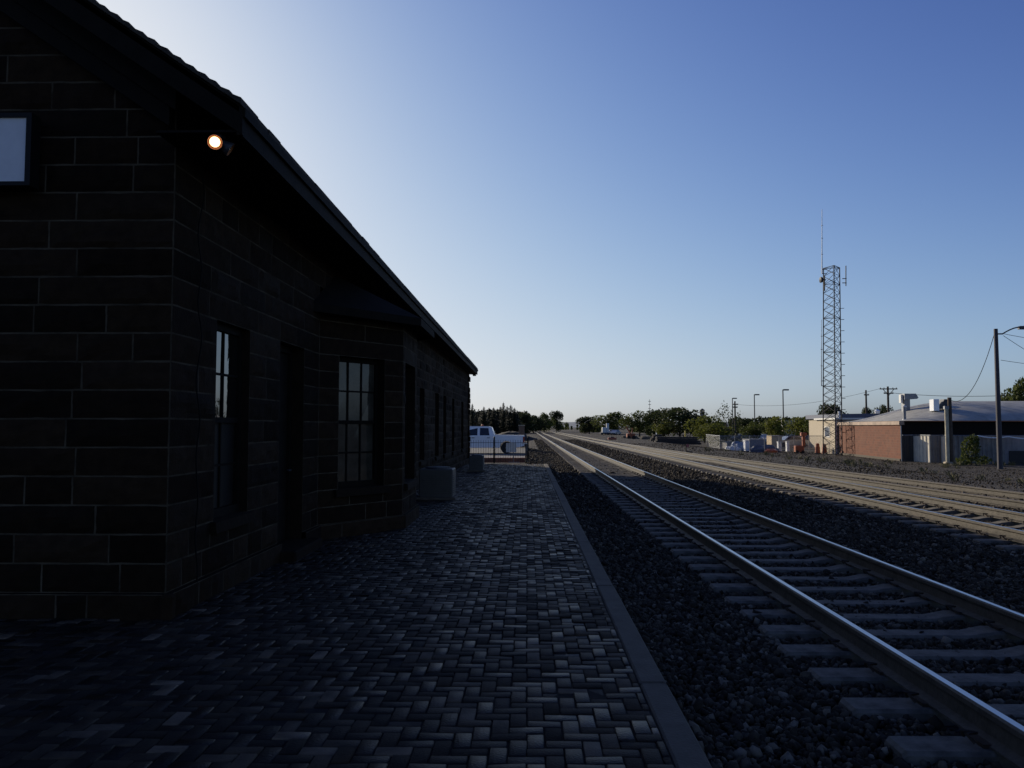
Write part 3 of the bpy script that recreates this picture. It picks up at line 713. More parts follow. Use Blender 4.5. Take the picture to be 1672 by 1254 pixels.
# ballast stones (loose pieces, one mass)
nr_ = np.random.RandomState(11)
t_ = (1 + 5 ** .5) / 2
ico = np.array([(-1, t_, 0), (1, t_, 0), (-1, -t_, 0), (1, -t_, 0), (0, -1, t_), (0, 1, t_), (0, -1, -t_), (0, 1, -t_), (t_, 0, -1), (t_, 0, 1), (-t_, 0, -1), (-t_, 0, 1)]) / math.sqrt(1 + t_ * t_)
icf = np.array([(0, 11, 5), (0, 5, 1), (0, 1, 7), (0, 7, 10), (0, 10, 11), (1, 5, 9), (5, 11, 4), (11, 10, 2), (10, 7, 6), (7, 1, 8), (3, 9, 4), (3, 4, 2), (3, 2, 6), (3, 6, 8), (3, 8, 9), (4, 9, 5), (2, 4, 11), (6, 2, 10), (8, 6, 7), (9, 8, 1)])
P_ = []
def strew(n, x0, x1, y0, y1, size, lim=True):
    x = nr_.uniform(x0, x1, n); y = nr_.uniform(y0, y1, n)
    x = np.where(x > 9.5, x + np.minimum(nr_.exponential(.35, n), 1.2), x)
    keep = np.ones(n, bool)
    if lim: keep &= x < .68 * y + 1.2
    sz = size * nr_.lognormal(0, .28, n)
    # keep clear of rail heads and feet, lie lower beside ties' tops
    for cx in (3.27, 8.05):
        for s_ in (-1, 1): keep &= np.abs(x - (cx + s_ * GH)) > .085
    z = np.full(n, -.172) + nr_.uniform(-.012, .020, n)
    z += .035 * np.clip((x - 9.3) / 2.5, 0, 1) - .014 * np.maximum(np.abs(x - 3.27) < .62, np.abs(x - 8.05) < .62)
    sh = np.zeros(n)
    for cx in (3.27, 8.05):
        sh = np.maximum(sh, np.clip((np.abs(x - cx) - 1.28) / .3, 0, 1) * np.clip((2.1 - np.abs(x - cx)) / .4, 0, 1))
    z += sh * .012
    z += np.where(x < 1.15, (1.15 - x) * .16, 0)
    P_.append(np.stack([x, y, z, sz], 1)[keep])
strew(42000, .88, 6.2, 1.5, 9.0, .0235)
strew(30000, .88, 8.6, 9.0, 16.0, .026)
strew(19000, .88, 11.0, 16.0, 27.0, .030)
strew(13000, .88, 10.4, 27.0, 48.0, .034)
strew(11000, .88, 9.6, 48.0, 110.0, .045)
strew(3000, -.1, 2.1, 34.8, 60.0, .035, False)
def strew_yard(n, x0, x1, y0, y1, size):
    x = nr_.uniform(x0, x1, n); y = nr_.uniform(y0, y1, n); k = (x < .68 * y + 2) & (x > np.array([sids(b) for b in y]) + 1.4); x, y = x[k], y[k]
    z = np.array([gz(a, b) for a, b in zip(x, y)]) + .01
    P_.append(np.stack([x, y, z, size * nr_.lognormal(0, .35, len(x))], 1))
strew_yard(4500, 10.5, 20, 15, 34, .019); strew_yard(8000, 11, 30, 30, 60, .023); strew_yard(4000, 10, 30, 60, 85, .028)
Q = np.concatenate(P_); n = len(Q)
ang = nr_.uniform(0, 2 * np.pi, (n, 3)); scl = Q[:, 3:4] * nr_.uniform(.65, 1.3, (n, 3)); scl[:, 2] *= .8
ca, sa = np.cos(ang), np.sin(ang)
V = ico[None] * (1 + nr_.uniform(-.28, .28, (n, 12, 1))) * scl[:, None, :]
def rot(V, a, b, i):
    c, s_ = ca[:, i:i + 1], sa[:, i:i + 1]; A, B = V[..., a].copy(), V[..., b].copy(); V[..., a] = c * A - s_ * B; V[..., b] = s_ * A + c * B
rot(V, 1, 2, 0); rot(V, 0, 2, 1); rot(V, 0, 1, 2)
V += Q[:, None, :3]
F = icf[None] + (np.arange(n) * 12)[:, None, None]
o = raw_mesh('ballast_stones', V.reshape(-1, 3), F.reshape(-1, 3), 3, M_ballast)
tag(o, 'loose dark grey ballast stones heaped round the railway tracks', 'ballast', kind='stuff')

# dry weeds dotted over the yard edge
wd = MB(); wr = random.Random(21)
for i in range(130):
    yy = wr.uniform(24, 60); xx = wr.uniform(12.5, 30)
    if wr.random() < .45: yy = wr.uniform(53, 57.5); xx = wr.uniform(28, 36)
    if xx > .68 * yy + 1: continue
    zz = gz(xx, yy); hh = wr.uniform(.10, .34)
    for k in range(16):
        a = wr.uniform(0, 6.28); l = hh * wr.uniform(.5, 1.1); dx, dy = math.cos(a) * l * .6, math.sin(a) * l * .6; bx, by = xx + wr.gauss(0, .07), yy + wr.gauss(0, .07)
        wd.poly([(bx - .008, by, zz - .02), (bx + .008, by, zz - .02), (bx + dx * .5 + .006, by + dy * .5, zz + l * .7), (bx + dx, by + dy, zz + l)])
tag(wd.build('dry_weeds', mat('dry_weed', (.10, .09, .035), .9, var=.4)), 'sparse dry weeds dotted over the gravel yard', 'weeds', kind='stuff')
# ------------------------------------------------------------------ picket fence, pickup and clutter beyond the platform
FY = 37.8; fx0, fx1 = ax(745, FY), ax(862, FY)
pf_ = thing('picket_fence', (fx1, FY, gz(fx1, FY)), 'black iron picket fence between the platform end and the white pickup', 'fence')
fz0 = -.12
lx = fx0 - fx1
pm = MB(); pm.tube([(0, 0, .04), (0, 0, 1.04), (0, 0, 1.09)], .0075, 6, r1=.006); proto = pm.build('picket', M_black, pf_)
npk = int(-lx / .115); posts = {0, npk // 2 - 1, npk}
first = True
for i in range(1, npk):
    c = proto if first else proto.copy()
    if not first: COL.objects.link(c); c.parent = pf_
    first = False; c.location = (lx * i / npk, 0, 0)
for px in (862, 807, 750):
    m_ = MB(); x = ax(px, FY) - fx1; m_.cbox(x - .035, x + .035, -.035, .035, -.05, 1.18, .008); m_.lathe([(.03, 0), (.045, .03), (.02, .07)], (x, 0, 1.18), 8); m_.build('post', M_black, pf_)
for z in (.14, .95):
    m_ = MB(); m_.box(lx, 0, -.012, .012, z, z + .02); m_.build('rail', M_black, pf_)

# white crew-cab pickup, nose hidden behind the depot
TY = 56.0; tz = -.268
def pickup(loc, rz):
    t = thing('pickup_truck', loc, 'white crew cab pickup with an orange roof beacon behind the picket fence', 'pickup truck', rz)
    Rw = .40; rx, fx = -1.25, -4.90
    def arch(cx): return [(cx + .47 * math.cos(a), .41 + .47 * math.sin(a)) for a in [math.pi * k / 10 for k in range(11)]]
    low = [(0, .55), (0, 1.27), (-2.05, 1.30), (-2.1, 1.24), (-4.35, 1.22), (-5.75, 1.12), (-5.9, .95), (-5.9, .48), (-5.5, .42)]
    low = low[:9] + list(reversed(arch(fx))) + list(reversed(arch(rx))) + [(-.35, .45)]
    b = MB(); b.prism(low, -1.0, 1.0)
    cab = [(-2.08, 1.235), (-2.30, 1.84), (-2.50, 1.91), (-3.9, 1.91), (-4.12, 1.84), (-4.75, 1.22)]
    n = len(cab); wlo, whi = .985, .80
    vs = [(x, -(wlo if z < 1.3 else whi), z) for x, z in cab] + [(x, (wlo if z < 1.3 else whi), z) for x, z in cab]
    b.mesh(vs, [tuple(range(n)), tuple(reversed(range(n, 2 * n)))] + [(i, n + i, n + (i + 1) % n, (i + 1) % n) for i in range(n)])
    # door and bed seams as proud strips
    for x in (-2.12, -3.22, -4.3): b.box(x, x + .015, -1.006, -.99, .5, 1.22)
    b.build('body', M_white, t)
    gl = mat('dark_car_glass', (.012, .014, .018), .05, spec=.6)
    def side_pt(x, z, s_): f_ = (z - 1.235) / (1.84 - 1.235); return (x, s_ * (.985 + (.80 - .985) * f_ + .008), z)
    for nm, a, c, e_, f_ in (('rear', -2.42, -2.52, -3.12, -3.12), ('front', -3.28, -3.28, -4.10, -4.42)):
        for s_ in (-1, 1):
            m_ = MB(); m_.poly([side_pt(a - .02, 1.27, s_), side_pt(c, 1.78, s_), side_pt(e_, 1.80, s_), side_pt(f_, 1.27, s_)]); m_.build('window', gl, t)
    for (cx, s_) in ((rx, -1), (rx, 1), (fx, -1), (fx, 1)):
        tw = MB(); y0_, y1_ = (s_ * 1.0, s_ * .74)
        tw.lathe([(.25, y0_ - s_ * .0), (.37, y0_), (Rw, y0_ - s_ * .03), (Rw, y1_ + s_ * .03), (.37, y1_), (.25, y1_)], (cx, 0, Rw), 24, 'Y'); wh = tw.build('wheel', M_tyre, t)
        ri = MB(); ri.lathe([(.25, y0_ - s_ * .01), (.23, y0_ - s_ * .05), (.10, y0_ - s_ * .03), (.07, y0_ + s_ * .01)], (cx, 0, Rw), 16, 'Y'); ri.build('rim', M_galv, wh)
    m_ = MB(); m_.cbox(.0, .14, -.95, .95, .50, .68, .03); m_.build('bumper', M_dark, t)
    for s_ in (-1, 1):
        m_ = MB(); m_.cbox(-.10, .012, s_ * .93 - .085, s_ * .93 + .085, .78, 1.18, .02); m_.build('tail_light', M_red, t)
    for x in (-2.42, -3.5):
        m_ = MB(); m_.box(x - .2, x, -1.03, -1.0, 1.08, 1.12); m_.build('door_handle', M_dark, t)
    m_ = MB(); m_.lathe([(.10, 0), (.10, .08), (.06, .13), (.01, .14)], (-3.0, 0, 1.91), 12); m_.build('beacon', M_orange, t)
    m_ = MB(); m_.cbox(-4.45, -4.3, -1.22, -1.0, 1.2, 1.38, .03); m_.build('mirror', M_dark, t)
    return t
tx = ax(856, TY)
pickup((tx, TY + 1.0, tz), 0)

def post_thing(name, loc, label, cat): return thing(name, loc, label, cat)
# grey placard on a stand in front of the pickup's wheel
p = at(840, 746, 40.0); pz = gz(p.x, 40)
t = thing('placard_stand', (p.x, 40, pz), 'grey blank placard on a thin stand before the pickup rear wheel', 'sign')
m_ = MB(); m_.box(-.42, .10, -.02, .02, .52, .98); m_.build('panel', M_offwhite, t)
m_ = MB(); m_.tube([(-.05, .03, 0), (-.05, .03, .9)], .018); m_.tube([(-.3, .0, 0.02), (.25, .0, 0.02)], .018); m_.build('stand', M_galv, t)
# crossing post with pale bracket
p = at(859, 740, 44.0); pz = gz(p.x, 44)
t = thing('crossing_post', (p.x, 44, pz), 'short dark post with a pale bracket beside the pickup tailgate', 'post')
m_ = MB(); m_.cbox(-.05, .05, -.05, .05, 0, .95, .01); m_.build('post', M_dark, t)
m_ = MB(); m_.box(-.25, .08, -.04, .04, .93, .99); m_.box(.04, .1, -.04, .04, .55, .92); m_.build('bracket', M_offwhite, t)
# signal box lit by the sun, behind the pickup bed
p = at(852, 716, 75.0); pz = gz(p.x, 75)
t = thing('relay_cabinet', (p.x, 75, pz), 'narrow brown cabinet with a sunlit top behind the pickup bed', 'cabinet')
zz = at(852, 695, 75).z - pz
m_ = MB(); m_.cbox(-.28, .25, -.25, .25, 0, zz, .03); m_.build('cabinet', mat('brown_steel', (.12, .07, .045), .6), t)
m_ = MB(); m_.cbox(-.32, .30, -.3, .3, zz + .002, zz + .06, .015); m_.build('lid', M_cream, t)
# mound of dark spoil behind the pickup
p = at(836, 702, 110.0)
md = MB(); vs = []; fs = []; n1, n2 = 24, 9
for j in range(n2):
    for i in range(n1):
        r = 1 - j / (n2 - 1); a = 2 * math.pi * i / n1
        q = 1 + .25 * mnoise.noise(Vector((math.cos(a) * 2, math.sin(a) * 2, j * .5)))
        vs.append((3.6 * r * math.cos(a) * q, 3 * r * math.sin(a) * q, 1.3 * (1 - r ** 1.6) + .1 * mnoise.noise(Vector((i * .8, j * .9, 4)))))
for j in range(n2 - 1):
    for i in range(n1): fs.append((j * n1 + i, j * n1 + (i + 1) % n1, (j + 1) * n1 + (i + 1) % n1, (j + 1) * n1 + i))
md.mesh(vs, fs); o = md.build('spoil_mound', mat('dark_spoil', (.022, .018, .015), .95, var=.4, scale=2, bump=.8), smooth=True, loc=(p.x, 110, gz(p.x, 110)))
tag(o, 'dark heap of spoil behind the white pickup bed', 'dirt pile')

# switch stand and machines by the siding
p = at(1122, 738, 52.0); pz = gz(p.x, 52)
t = thing('switch_stand', (p.x, 52, pz), 'low black switch stand with a small red target beside the siding', 'switch stand')
m_ = MB(); m_.cbox(-.1, .32, -.15, .15, 0, .2, .02); m_.build('base', M_black, t)
m_ = MB(); m_.tube([(-.08, 0, .1), (-.08, 0, .62)], .035); m_.build('shaft', M_black, t)
m_ = MB(); m_.lathe([(.11, -.01), (.11, .01)], (0.02, 0, .55), 14, 'Y'); m_.build('target', mat('faded_red', (.35, .10, .09), .6), t)
p = at(1000, 719, 108.0); pz = gz(p.x, 108)
t = thing('switch_machine', (p.x, 108, pz), 'low rust orange switch machine beside the far siding points', 'switch machine')
m_ = MB(); m_.cbox(-.6, .5, -.3, .3, .02, .32, .05); m_.build('housing', mat('rust_orange', (.30, .09, .05), .7), t)
m_ = MB(); m_.cbox(-.3, .2, -.2, .2, .322, .42, .05); m_.build('cover', M_dark, t)

# ------------------------------------------------------------------ yard on the right
def base(px, py, Y): p_ = at(px, py, Y); return (p_.x, Y, gz(p_.x, Y))
# lattice radio tower
M_tower = mat('dark_tower_steel', (.020, .022, .030), .6, spec=.3)
TWY = 74.0; tb = base(1361, 742, TWY)
tower = thing('radio_tower', tb, 'tall grey lattice radio tower with whip antennas beside the cream shed', 'radio tower')
ztop = at(1362, 436, TWY).z - tb[2]
ph = R(-41)
def leg(k, z): rr = (.96 - .14 * z / ztop); a = ph + k * 2 * math.pi / 3 + math.pi; return Vector((rr * math.cos(a) + .25 * z / ztop, rr * math.sin(a), z))
for k in range(3):
    m_ = MB(); m_.tube([leg(k, 0), leg(k, ztop)], .052, 8); m_.build('leg', M_tower, tower)
br_ = MB(); nb = 22
for i in range(nb):
    za, zb_ = ztop * i / nb, ztop * (i + 1) / nb
    for k in range(3):
        a, b = k, (k + 1) % 3
        br_.tube([leg(a, za), leg(b, zb_)], .022, 5); br_.tube([leg(b, za), leg(a, zb_)], .022, 5)
        if i % 4 == 0: br_.tube([leg(a, za), leg(b, za)], .022, 5)
for k in range(3): br_.tube([leg(k, ztop - .02), leg((k + 1) % 3, ztop - .02)], .035, 5)
br_.build('lattice', M_tower, tower)
sp = MB()
for i in range(12): q = leg(2, ztop * (.12 + .06 * i)); sp.tube([q, q + Vector((.33, -.1, 0))], .028, 5)
sp.build('step_pegs', M_tower, tower)
def whip(px, pya, pyb, pmat, r0, label_part):
    a = at(px, pya, TWY); b = at(px, pyb, TWY); m_ = MB(); o_ = Vector(tb)
    m_.tube([a - o_, (a + b) / 2 - o_, b - o_], r0, 6, r1=r0 * .45)
    for f_ in (.3, .55, .75): q = a + (b - a) * f_; m_.tube([q - o_ - Vector((.08, 0, 0)), q - o_ + Vector((.1, 0, 0))], .03, 5)
    m_.build(label_part, pmat, tower)
whip(1342, 447, 342, M_offwhite, .05, 'whip_antenna'); whip(1341, 630, 522, M_galv, .04, 'whip_antenna')
m_ = MB(); o_ = Vector(tb)
for (x0, x1, y_) in ((1342, 1350, 440), (1342, 1350, 447), (1341, 1348, 622), (1341, 1348, 630)): m_.tube([at(x0, y_, TWY) - o_, at(x1, y_, TWY) - o_], .035, 5)
m_.tube([at(1346, 450, TWY) - o_, at(1346, 475, TWY) - o_], .06, 6); m_.build('antenna_arm', M_tower, tower)
m_ = MB(); q = at(1340, 457, TWY - .3) - o_; m_.lathe([(.05, .25), (.2, .2), (.28, .02), (.27, -.05), (.05, -.12)], q, 16, 'X'); m_.tube([q, at(1348, 457, TWY) - o_], .06, 6); m_.build('dish', M_tower, tower)
m_ = MB(); a, b = at(1381, 467, TWY) - o_, at(1381, 434, TWY) - o_; m_.tube([a, b], .045, 6)
for y_ in (455, 462): m_.tube([at(1375, y_, TWY) - o_, at(1382, y_, TWY) - o_], .04, 5)
m_.build('panel_antenna', M_tower, tower)

# brick warehouse with a bulging grey roof
A1 = base(1471, 752, 61.0); A0 = base(1371, 741, 76.0)
wx0, wy0 = A1[0], 61.0; wy1 = 76.0; wxf = A0[0]; zb0 = YARD - .1; zr = at(1471, 688, 61).z
ware = thing('brick_warehouse', (wx0, wy0, YARD), 'low red brick warehouse under a bulging blue grey roof beside the yard', 'warehouse')
WO = (wx0, wy0, YARD)
def brick_mat():
    m = bpy.data.materials.new('red_brick'); m.use_nodes = True; n = m.node_tree; b = n.nodes['Principled BSDF']; b.inputs['Roughness'].default_value = .9
    tc = n.nodes.new('ShaderNodeTexCoord'); sp_ = n.nodes.new('ShaderNodeSeparateXYZ'); cb_ = n.nodes.new('ShaderNodeCombineXYZ')
    n.links.new(tc.outputs['Object'], sp_.inputs[0]); ad = n.nodes.new('ShaderNodeMath'); n.links.new(sp_.outputs[0], ad.inputs[0]); n.links.new(sp_.outputs[1], ad.inputs[1])
    n.links.new(ad.outputs[0], cb_.inputs[0]); n.links.new(sp_.outputs[2], cb_.inputs[1])
    bt = n.nodes.new('ShaderNodeTexBrick'); n.links.new(cb_.outputs[0], bt.inputs['Vector']); bt.inputs['Scale'].default_value = 1
    bt.inputs['Brick Width'].default_value = .40; bt.inputs['Row Height'].default_value = .2; bt.inputs['Mortar Size'].default_value = .012
    bt.inputs['Color1'].default_value = (.14, .042, .018, 1); bt.inputs['Color2'].default_value = (.095, .029, .014, 1); bt.inputs['Mortar'].default_value = (.13, .062, .036, 1)
    nz = n.nodes.new('ShaderNodeTexNoise'); nz.inputs['Scale'].default_value = .55; nz.inputs['Detail'].default_value = 8; nz.inputs['Roughness'].default_value = .75; n.links.new(tc.outputs['Object'], nz.inputs['Vector'])
    rp = n.nodes.new('ShaderNodeValToRGB'); rp.color_ramp.elements[0].position = .52; rp.color_ramp.elements[1].position = .78; rp.color_ramp.elements[0].color = (0, 0, 0, 1)
    n.links.new(nz.outputs['Fac'], rp.inputs['Fac']); mx = n.nodes.new('ShaderNodeMix'); mx.data_type = 'RGBA'
    mu = n.nodes.new('ShaderNodeMath'); mu.operation = 'MULTIPLY'; mu.inputs[1].default_value = .38; n.links.new(rp.outputs['Color'], mu.inputs[0]); n.links.new(mu.outputs[0], mx.inputs[0])
    n.links.new(bt.outputs['Color'], mx.inputs[6]); mx.inputs[7].default_value = (.175, .09, .058, 1); n.links.new(mx.outputs[2], b.inputs['Base Color'])
    return m
M_brick = brick_mat()
wb = MB()
wb.hexa([(wx0, wy0, zb0), (wx0 + 26, wy0, zb0), (wxf + 26, wy1, zb0), (wxf, wy1, zb0), (wx0, wy0, zr - .25), (wx0 + 26, wy0, zr - .25), (wxf + 26, wy1, zr - .25), (wxf, wy1, zr - .25)])
wb.build('wall', M_brick, ware, off=WO)
fr_ = MB()                                              # dark upper front under the eave, set proud; its black paints in porch shade
fr_.box(wx0 + .1, wx0 + 26, wy0 - .12, wy0 - .003, zb0, zr - .02); fr_.build('front_wall', mat('porch_shade_front', (.012, .010, .009), .9, spec=.1), ware, off=WO)
cp_ = MB(); dxl = wxf - wx0
cp_.hexa([(wx0 - .14, wy0 - .15, zr - .26), (wx0 + .25, wy0 - .15, zr - .26), (wxf + .25, wy1 + .1, zr - .26), (wxf - .14, wy1 + .1, zr - .26),
          (wx0 - .14, wy0 - .15, zr + .02), (wx0 + .25, wy0 - .15, zr + .02), (wxf + .25, wy1 + .1, zr + .02), (wxf - .14, wy1 + .1, zr + .02)])
cp_.build('coping', mat('coping_paint', (.30, .22, .165), .7, var=.35, scale=1.5), ware, off=WO)
kb = MB(); kb.hexa([(wx0 - .10, wy0 - .02, zb0), (wx0 - .003, wy0 - .02, zb0), (wxf - .003, wy1, zb0), (wxf - .10, wy1, zb0), (wx0 - .10, wy0 - .02, zb0 + .27), (wx0 - .003, wy0 - .02, zb0 + .27), (wxf - .003, wy1, zb0 + .27), (wxf - .10, wy1, zb0 + .27)])
kb.build('footing', M_concrete, ware, off=WO)
HR = at(1530, 655, 68.5).z - zr
rv = MB(); vs = []; fs = []; n1, n2 = 34, 20
for j in range(n2 + 1):
    v = j / n2; yy = wy0 - .5 + (wy1 - wy0 + .8) * v; sv = math.sin(math.pi * min(1, max(0, v))) ** .75
    x00 = wx0 + (wxf - wx0) * v
    for i in range(n1 + 1):
        u = (i / n1) ** 1.6 * 26
        su = math.sin(math.pi / 2 * min(1, u / 7.0)) ** 1.0
        vs.append((x00 + .26 + u, yy, zr - .01 + HR * (.03 + .97 * su * sv)))
for j in range(n2):
    for i in range(n1): a = j * (n1 + 1) + i; fs.append((a, a + 1, a + n1 + 2, a + n1 + 1))
rv.mesh(vs, fs); rv.build('roof', M_metalroof, ware, smooth=True, off=WO)
# roof-top things
def roof_z(px, Y, py): return at(px, py, Y)
p = at(1477, 686, 62.5)
t = thing('flue_pipe', p, 'thin pale flue pipe with a cap at the warehouse roof corner', 'pipe')
zt_ = at(1477, 665, 62.5).z - p.z
m_ = MB(); m_.tube([(0, 0, -.1), (0, 0, zt_)], .11, 10); m_.build('pipe', M_galv, t); m_ = MB(); m_.lathe([(.17, 0), (.17, .08), (.05, .16)], (0, 0, zt_), 10); m_.build('cap', M_offwhite, t)
m_ = MB(); m_.lathe([(.19, -.02), (.17, .1)], (0, 0, 0), 10); m_.build('flashing', M_offwhite, t)
p = at(1481, 668, 67)
t = thing('roof_duct', p, 'tall duct with a broad flat hood standing on the warehouse roof', 'duct')
hh = at(1481, 643, 67).z - p.z
m_ = MB(); m_.cbox(-.34, .12, -.3, .3, -.6, hh - .45, .02); m_.build('shaft', M_galv, t)
m_ = MB(); m_.prism([(-.4, hh - .5), (-.4, hh), (.55, hh + .0), (.75, hh - .35), (.62, hh - .44)], -.45, .45); m_.build('hood', M_galv, t)
m_ = MB(); m_.cbox(-.58, -.41, -.2, .2, hh - .75, hh - .08, .02); m_.build('side_box', M_offwhite, t)
p = at(1530, 676, 63.5)
t = thing('swamp_cooler', p, 'white evaporative cooler with a dark tilted side on the warehouse roof', 'cooler')
h1 = at(1530, 652, 63.5).z - p.z
m_ = MB(); m_.cbox(-.42, .02, -.35, .35, .25, h1, .03); m_.build('casing', M_white, t)
m_ = MB(); m_.prism([(.05, .42), (.42, h1), (.98, h1 - .02), (.72, .42)], -.34, .34); m_.build('side_panel', M_dark, t)
m_ = MB(); m_.box(-.55, 1.3, -.3, -.24, .05, .12); m_.box(-.55, 1.3, .24, .3, .05, .12)
for x in (-.3, .1, .7): m_.tube([(x, -.27, .1), (x, -.27, .42)], .03); m_.tube([(x, .27, .1), (x, .27, .42)], .03)
m_.build('frame', M_dark, t)
p = at(1432, 673, 70)
t = MB(); t.lathe([(.2, 0), (.22, .15), (.26, .2), (.15, .32), (.02, .36)], (0, 0, 0), 12); o = t.build('roof_vent', M_white, loc=(p.x, 70, p.z - .12)); tag(o, 'small white round vent on the far left slope of the warehouse roof', 'vent')

# fence of sheet metal in front of the warehouse
fpts = [(ax(1473, 60.6), 60.6), (ax(1491, 60.6), 60.6), (ax(1519, 58.9), 58.9), (ax(1536, 58.9), 58.9), (ax(1547, 58.1), 58.1), (ax(1562, 58.1), 58.1), (ax(1640, 57.2), 57.2), (ax(1730, 56.2), 56.2)]
fo = (fpts[0][0], fpts[0][1], YARD)
fence = thing('sheet_metal_fence', fo, 'patched corrugated sheet metal fence in front of the brick warehouse', 'fence')
ztopf = at(1500, 711, 60).z
M_ribw = mat('cream_corrugated_sheet', (.62, .56, .44), .6, var=.15, scale=2)
fm = [mat('black_gate_sheet', (.03, .03, .03), .7), M_ribw, M_panelgrey, M_ribw, M_panelgrey, M_panelgrey, mat('dull_grey_boards', (.20, .19, .20), .7, var=.3, scale=1.2)]
for i in range(7):
    a, b = Vector(fpts[i]), Vector(fpts[i + 1]); L = (b - a).length; t_v = (b - a) / L; n_v = Vector((t_v.y, -t_v.x))
    m_ = MB(); nrib = max(2, int(L / .3)); prof = []
    for k in range(nrib):
        for (u, d) in ((0, 0), (.35, 0), (.45, .05), (.85, .05), (.95, 0)): prof.append(((k + u) * L / nrib, d if i not in (6,) else d * .2))
    prof.append((L, 0)); zt2 = ztopf + rng.uniform(-.06, .03)
    vs = []
    for (u, d) in prof: q = a + t_v * u + n_v * d; vs += [(q.x, q.y, YARD - .15), (q.x, q.y, zt2)]
    m_.mesh(vs, [(2 * k, 2 * k + 2, 2 * k + 3, 2 * k + 1) for k in range(len(prof) - 1)])
    m_.build('panel', fm[i], fence, off=fo)
m_ = MB(); m_.tube([(fpts[0][0] - .1, 60.5, YARD - .1), (fpts[0][0] - .1, 60.5, at(1472, 695, 60.5).z)], .05); m_.build('post', M_galv, fence, off=fo)
m_ = MB(); m_.tube([(x, y - .06, ztopf + .02) for x, y in fpts], .035, 6); m_.build('top_rail', M_galv, fence, off=fo)
p = at(1479, 709, 60.45)
# faint dark poster board on the fence
pa, pb = at(1648, 736, 57.0), at(1700, 757, 56.4)
t = thing('poster_board', (pa.x + 1, 56.85, pb.z), 'dark square board fixed to the grey fence right of the tall lamp pole', 'sign')
PT = (pa.x + 1, 56.85, pb.z)
m_ = MB(); m_.hexa([(pa.x, 57.0, pb.z), (pb.x, 56.35, pb.z), (pb.x, 56.40, pb.z), (pa.x, 57.05, pb.z), (pa.x, 57.0, pa.z), (pb.x, 56.35, pa.z), (pb.x, 56.40, pa.z), (pa.x, 57.05, pa.z)]); m_.build('board', mat('dark_poster', (.02, .017, .017), .7), t, off=PT)
# white hose looped over the fence
hs = MB(); hp = []
for i in range(30):
    f_ = i / 29; px = 1596 + 84 * f_; Yh = 57.5 - 1.1 * f_
    hp.append(at(px, 711.5 + 2.2 * f_ + 2.6 * abs(math.sin(f_ * 5.2)), Yh - .2))
hs.tube(hp, .045, 6); tag(hs.build('hose', M_white), 'white hose looped along the top of the grey fence', 'hose')

# poles
def pole(px, pyb, pyt, Y, r0, r1, name, label, cat, zoff=None, mt=None):
    b = base(px, pyb, Y); t = thing(name, b, label, cat)
    z = at(px, pyt, Y).z - b[2]
    m_ = MB(); m_.tube([(0, 0, -.2), (0, 0, z * .5), (0, 0, z)], r0, 12, r1=r1); m_.build('pole', mt or M_wood, t, smooth=False)
    return t, b, z
t, lb, lz = pole(1633, 766, 537, 50.0, .16, .115, 'street_lamp', 'tall dark lamp pole with a curved arm in front of the warehouse', 'street lamp', mt=mat('dark_pole', (.035, .032, .042), .7))
lo = Vector(lb)
arm = [Vector((0, -.05, lz - .32))] + [Vector((.35 + 1.15 * f, -.1, lz - .32 + .42 * math.sin(f * math.pi / 2))) for f in (0, .2, .4, .6, .8, 1.)]
m_ = MB(); m_.tube(arm, .04, 8); m_.box(0, .4, -.1, 0, lz - .36, lz - .29); m_.build('arm', M_dark, t)
e_ = arm[-1]; m_ = MB(); m_.cbox(e_.x - .15, e_.x + 1.0, -.24, .06, e_.z - .14, e_.z + .06, .05); m_.lathe([(.06, 0), (.05, .08)], (e_.x + .25, -.1, e_.z + .06), 8); m_.build('luminaire', M_dark, t)
t2, sb_, sz = pole(1553, 754, 649, 57.3, .16, .13, 'utility_pole', 'short weathered pole with pale conduit beside the corrugated sheets', 'utility pole')
m_ = MB(); m_.tube([(-.26, -.05, 0.1), (-.26, -.05, sz - .85)], .13, 10); m_.build('conduit', mat('pale_conduit', (.42, .38, .27), .8, var=.25, scale=3), t2)
m_ = MB(); m_.cbox(-.42, -.1, -.16, .1, sz - .84, sz - .6, .03); m_.build('meter_box', M_galv, t2)
m_ = MB(); m_.cbox(-.48, .02, -.24, .2, -.05, .12, .03); m_.build('foot_block', M_cream, t2)
def wire(a, b, sag, label, n=14, r=.02):
    m_ = MB(); pts = []
    for i in range(n + 1):
        f_ = i / n; q = a + (b - a) * f_; pts.append(q - Vector((0, 0, sag * 4 * f_ * (1 - f_))))
    m_.tube(pts, r, 5); return tag(m_.build('overhead_wire', M_cable), label, 'wire')
ltop = lo + Vector((0, 0, lz))
wire(ltop + Vector((-.1, 0, -.35)), Vector(sb_) + Vector((.1, 0, sz - .2)), 1.35, 'slack wire from the tall lamp pole down to the short pole')
wire(ltop + Vector((.45, 0, -.3)), at(1760, 560, 48), .1, 'upper wire leaving the tall lamp pole to the right', r=.015)
wire(ltop + Vector((.45, 0, -.42)), at(1760, 620, 48), .1, 'steep lower wire leaving the tall lamp pole to the right', r=.015)
wire(at(1634, 588, 50.), at(1760, 600, 60), .1, 'thin level wire midway up the tall lamp pole', r=.015)
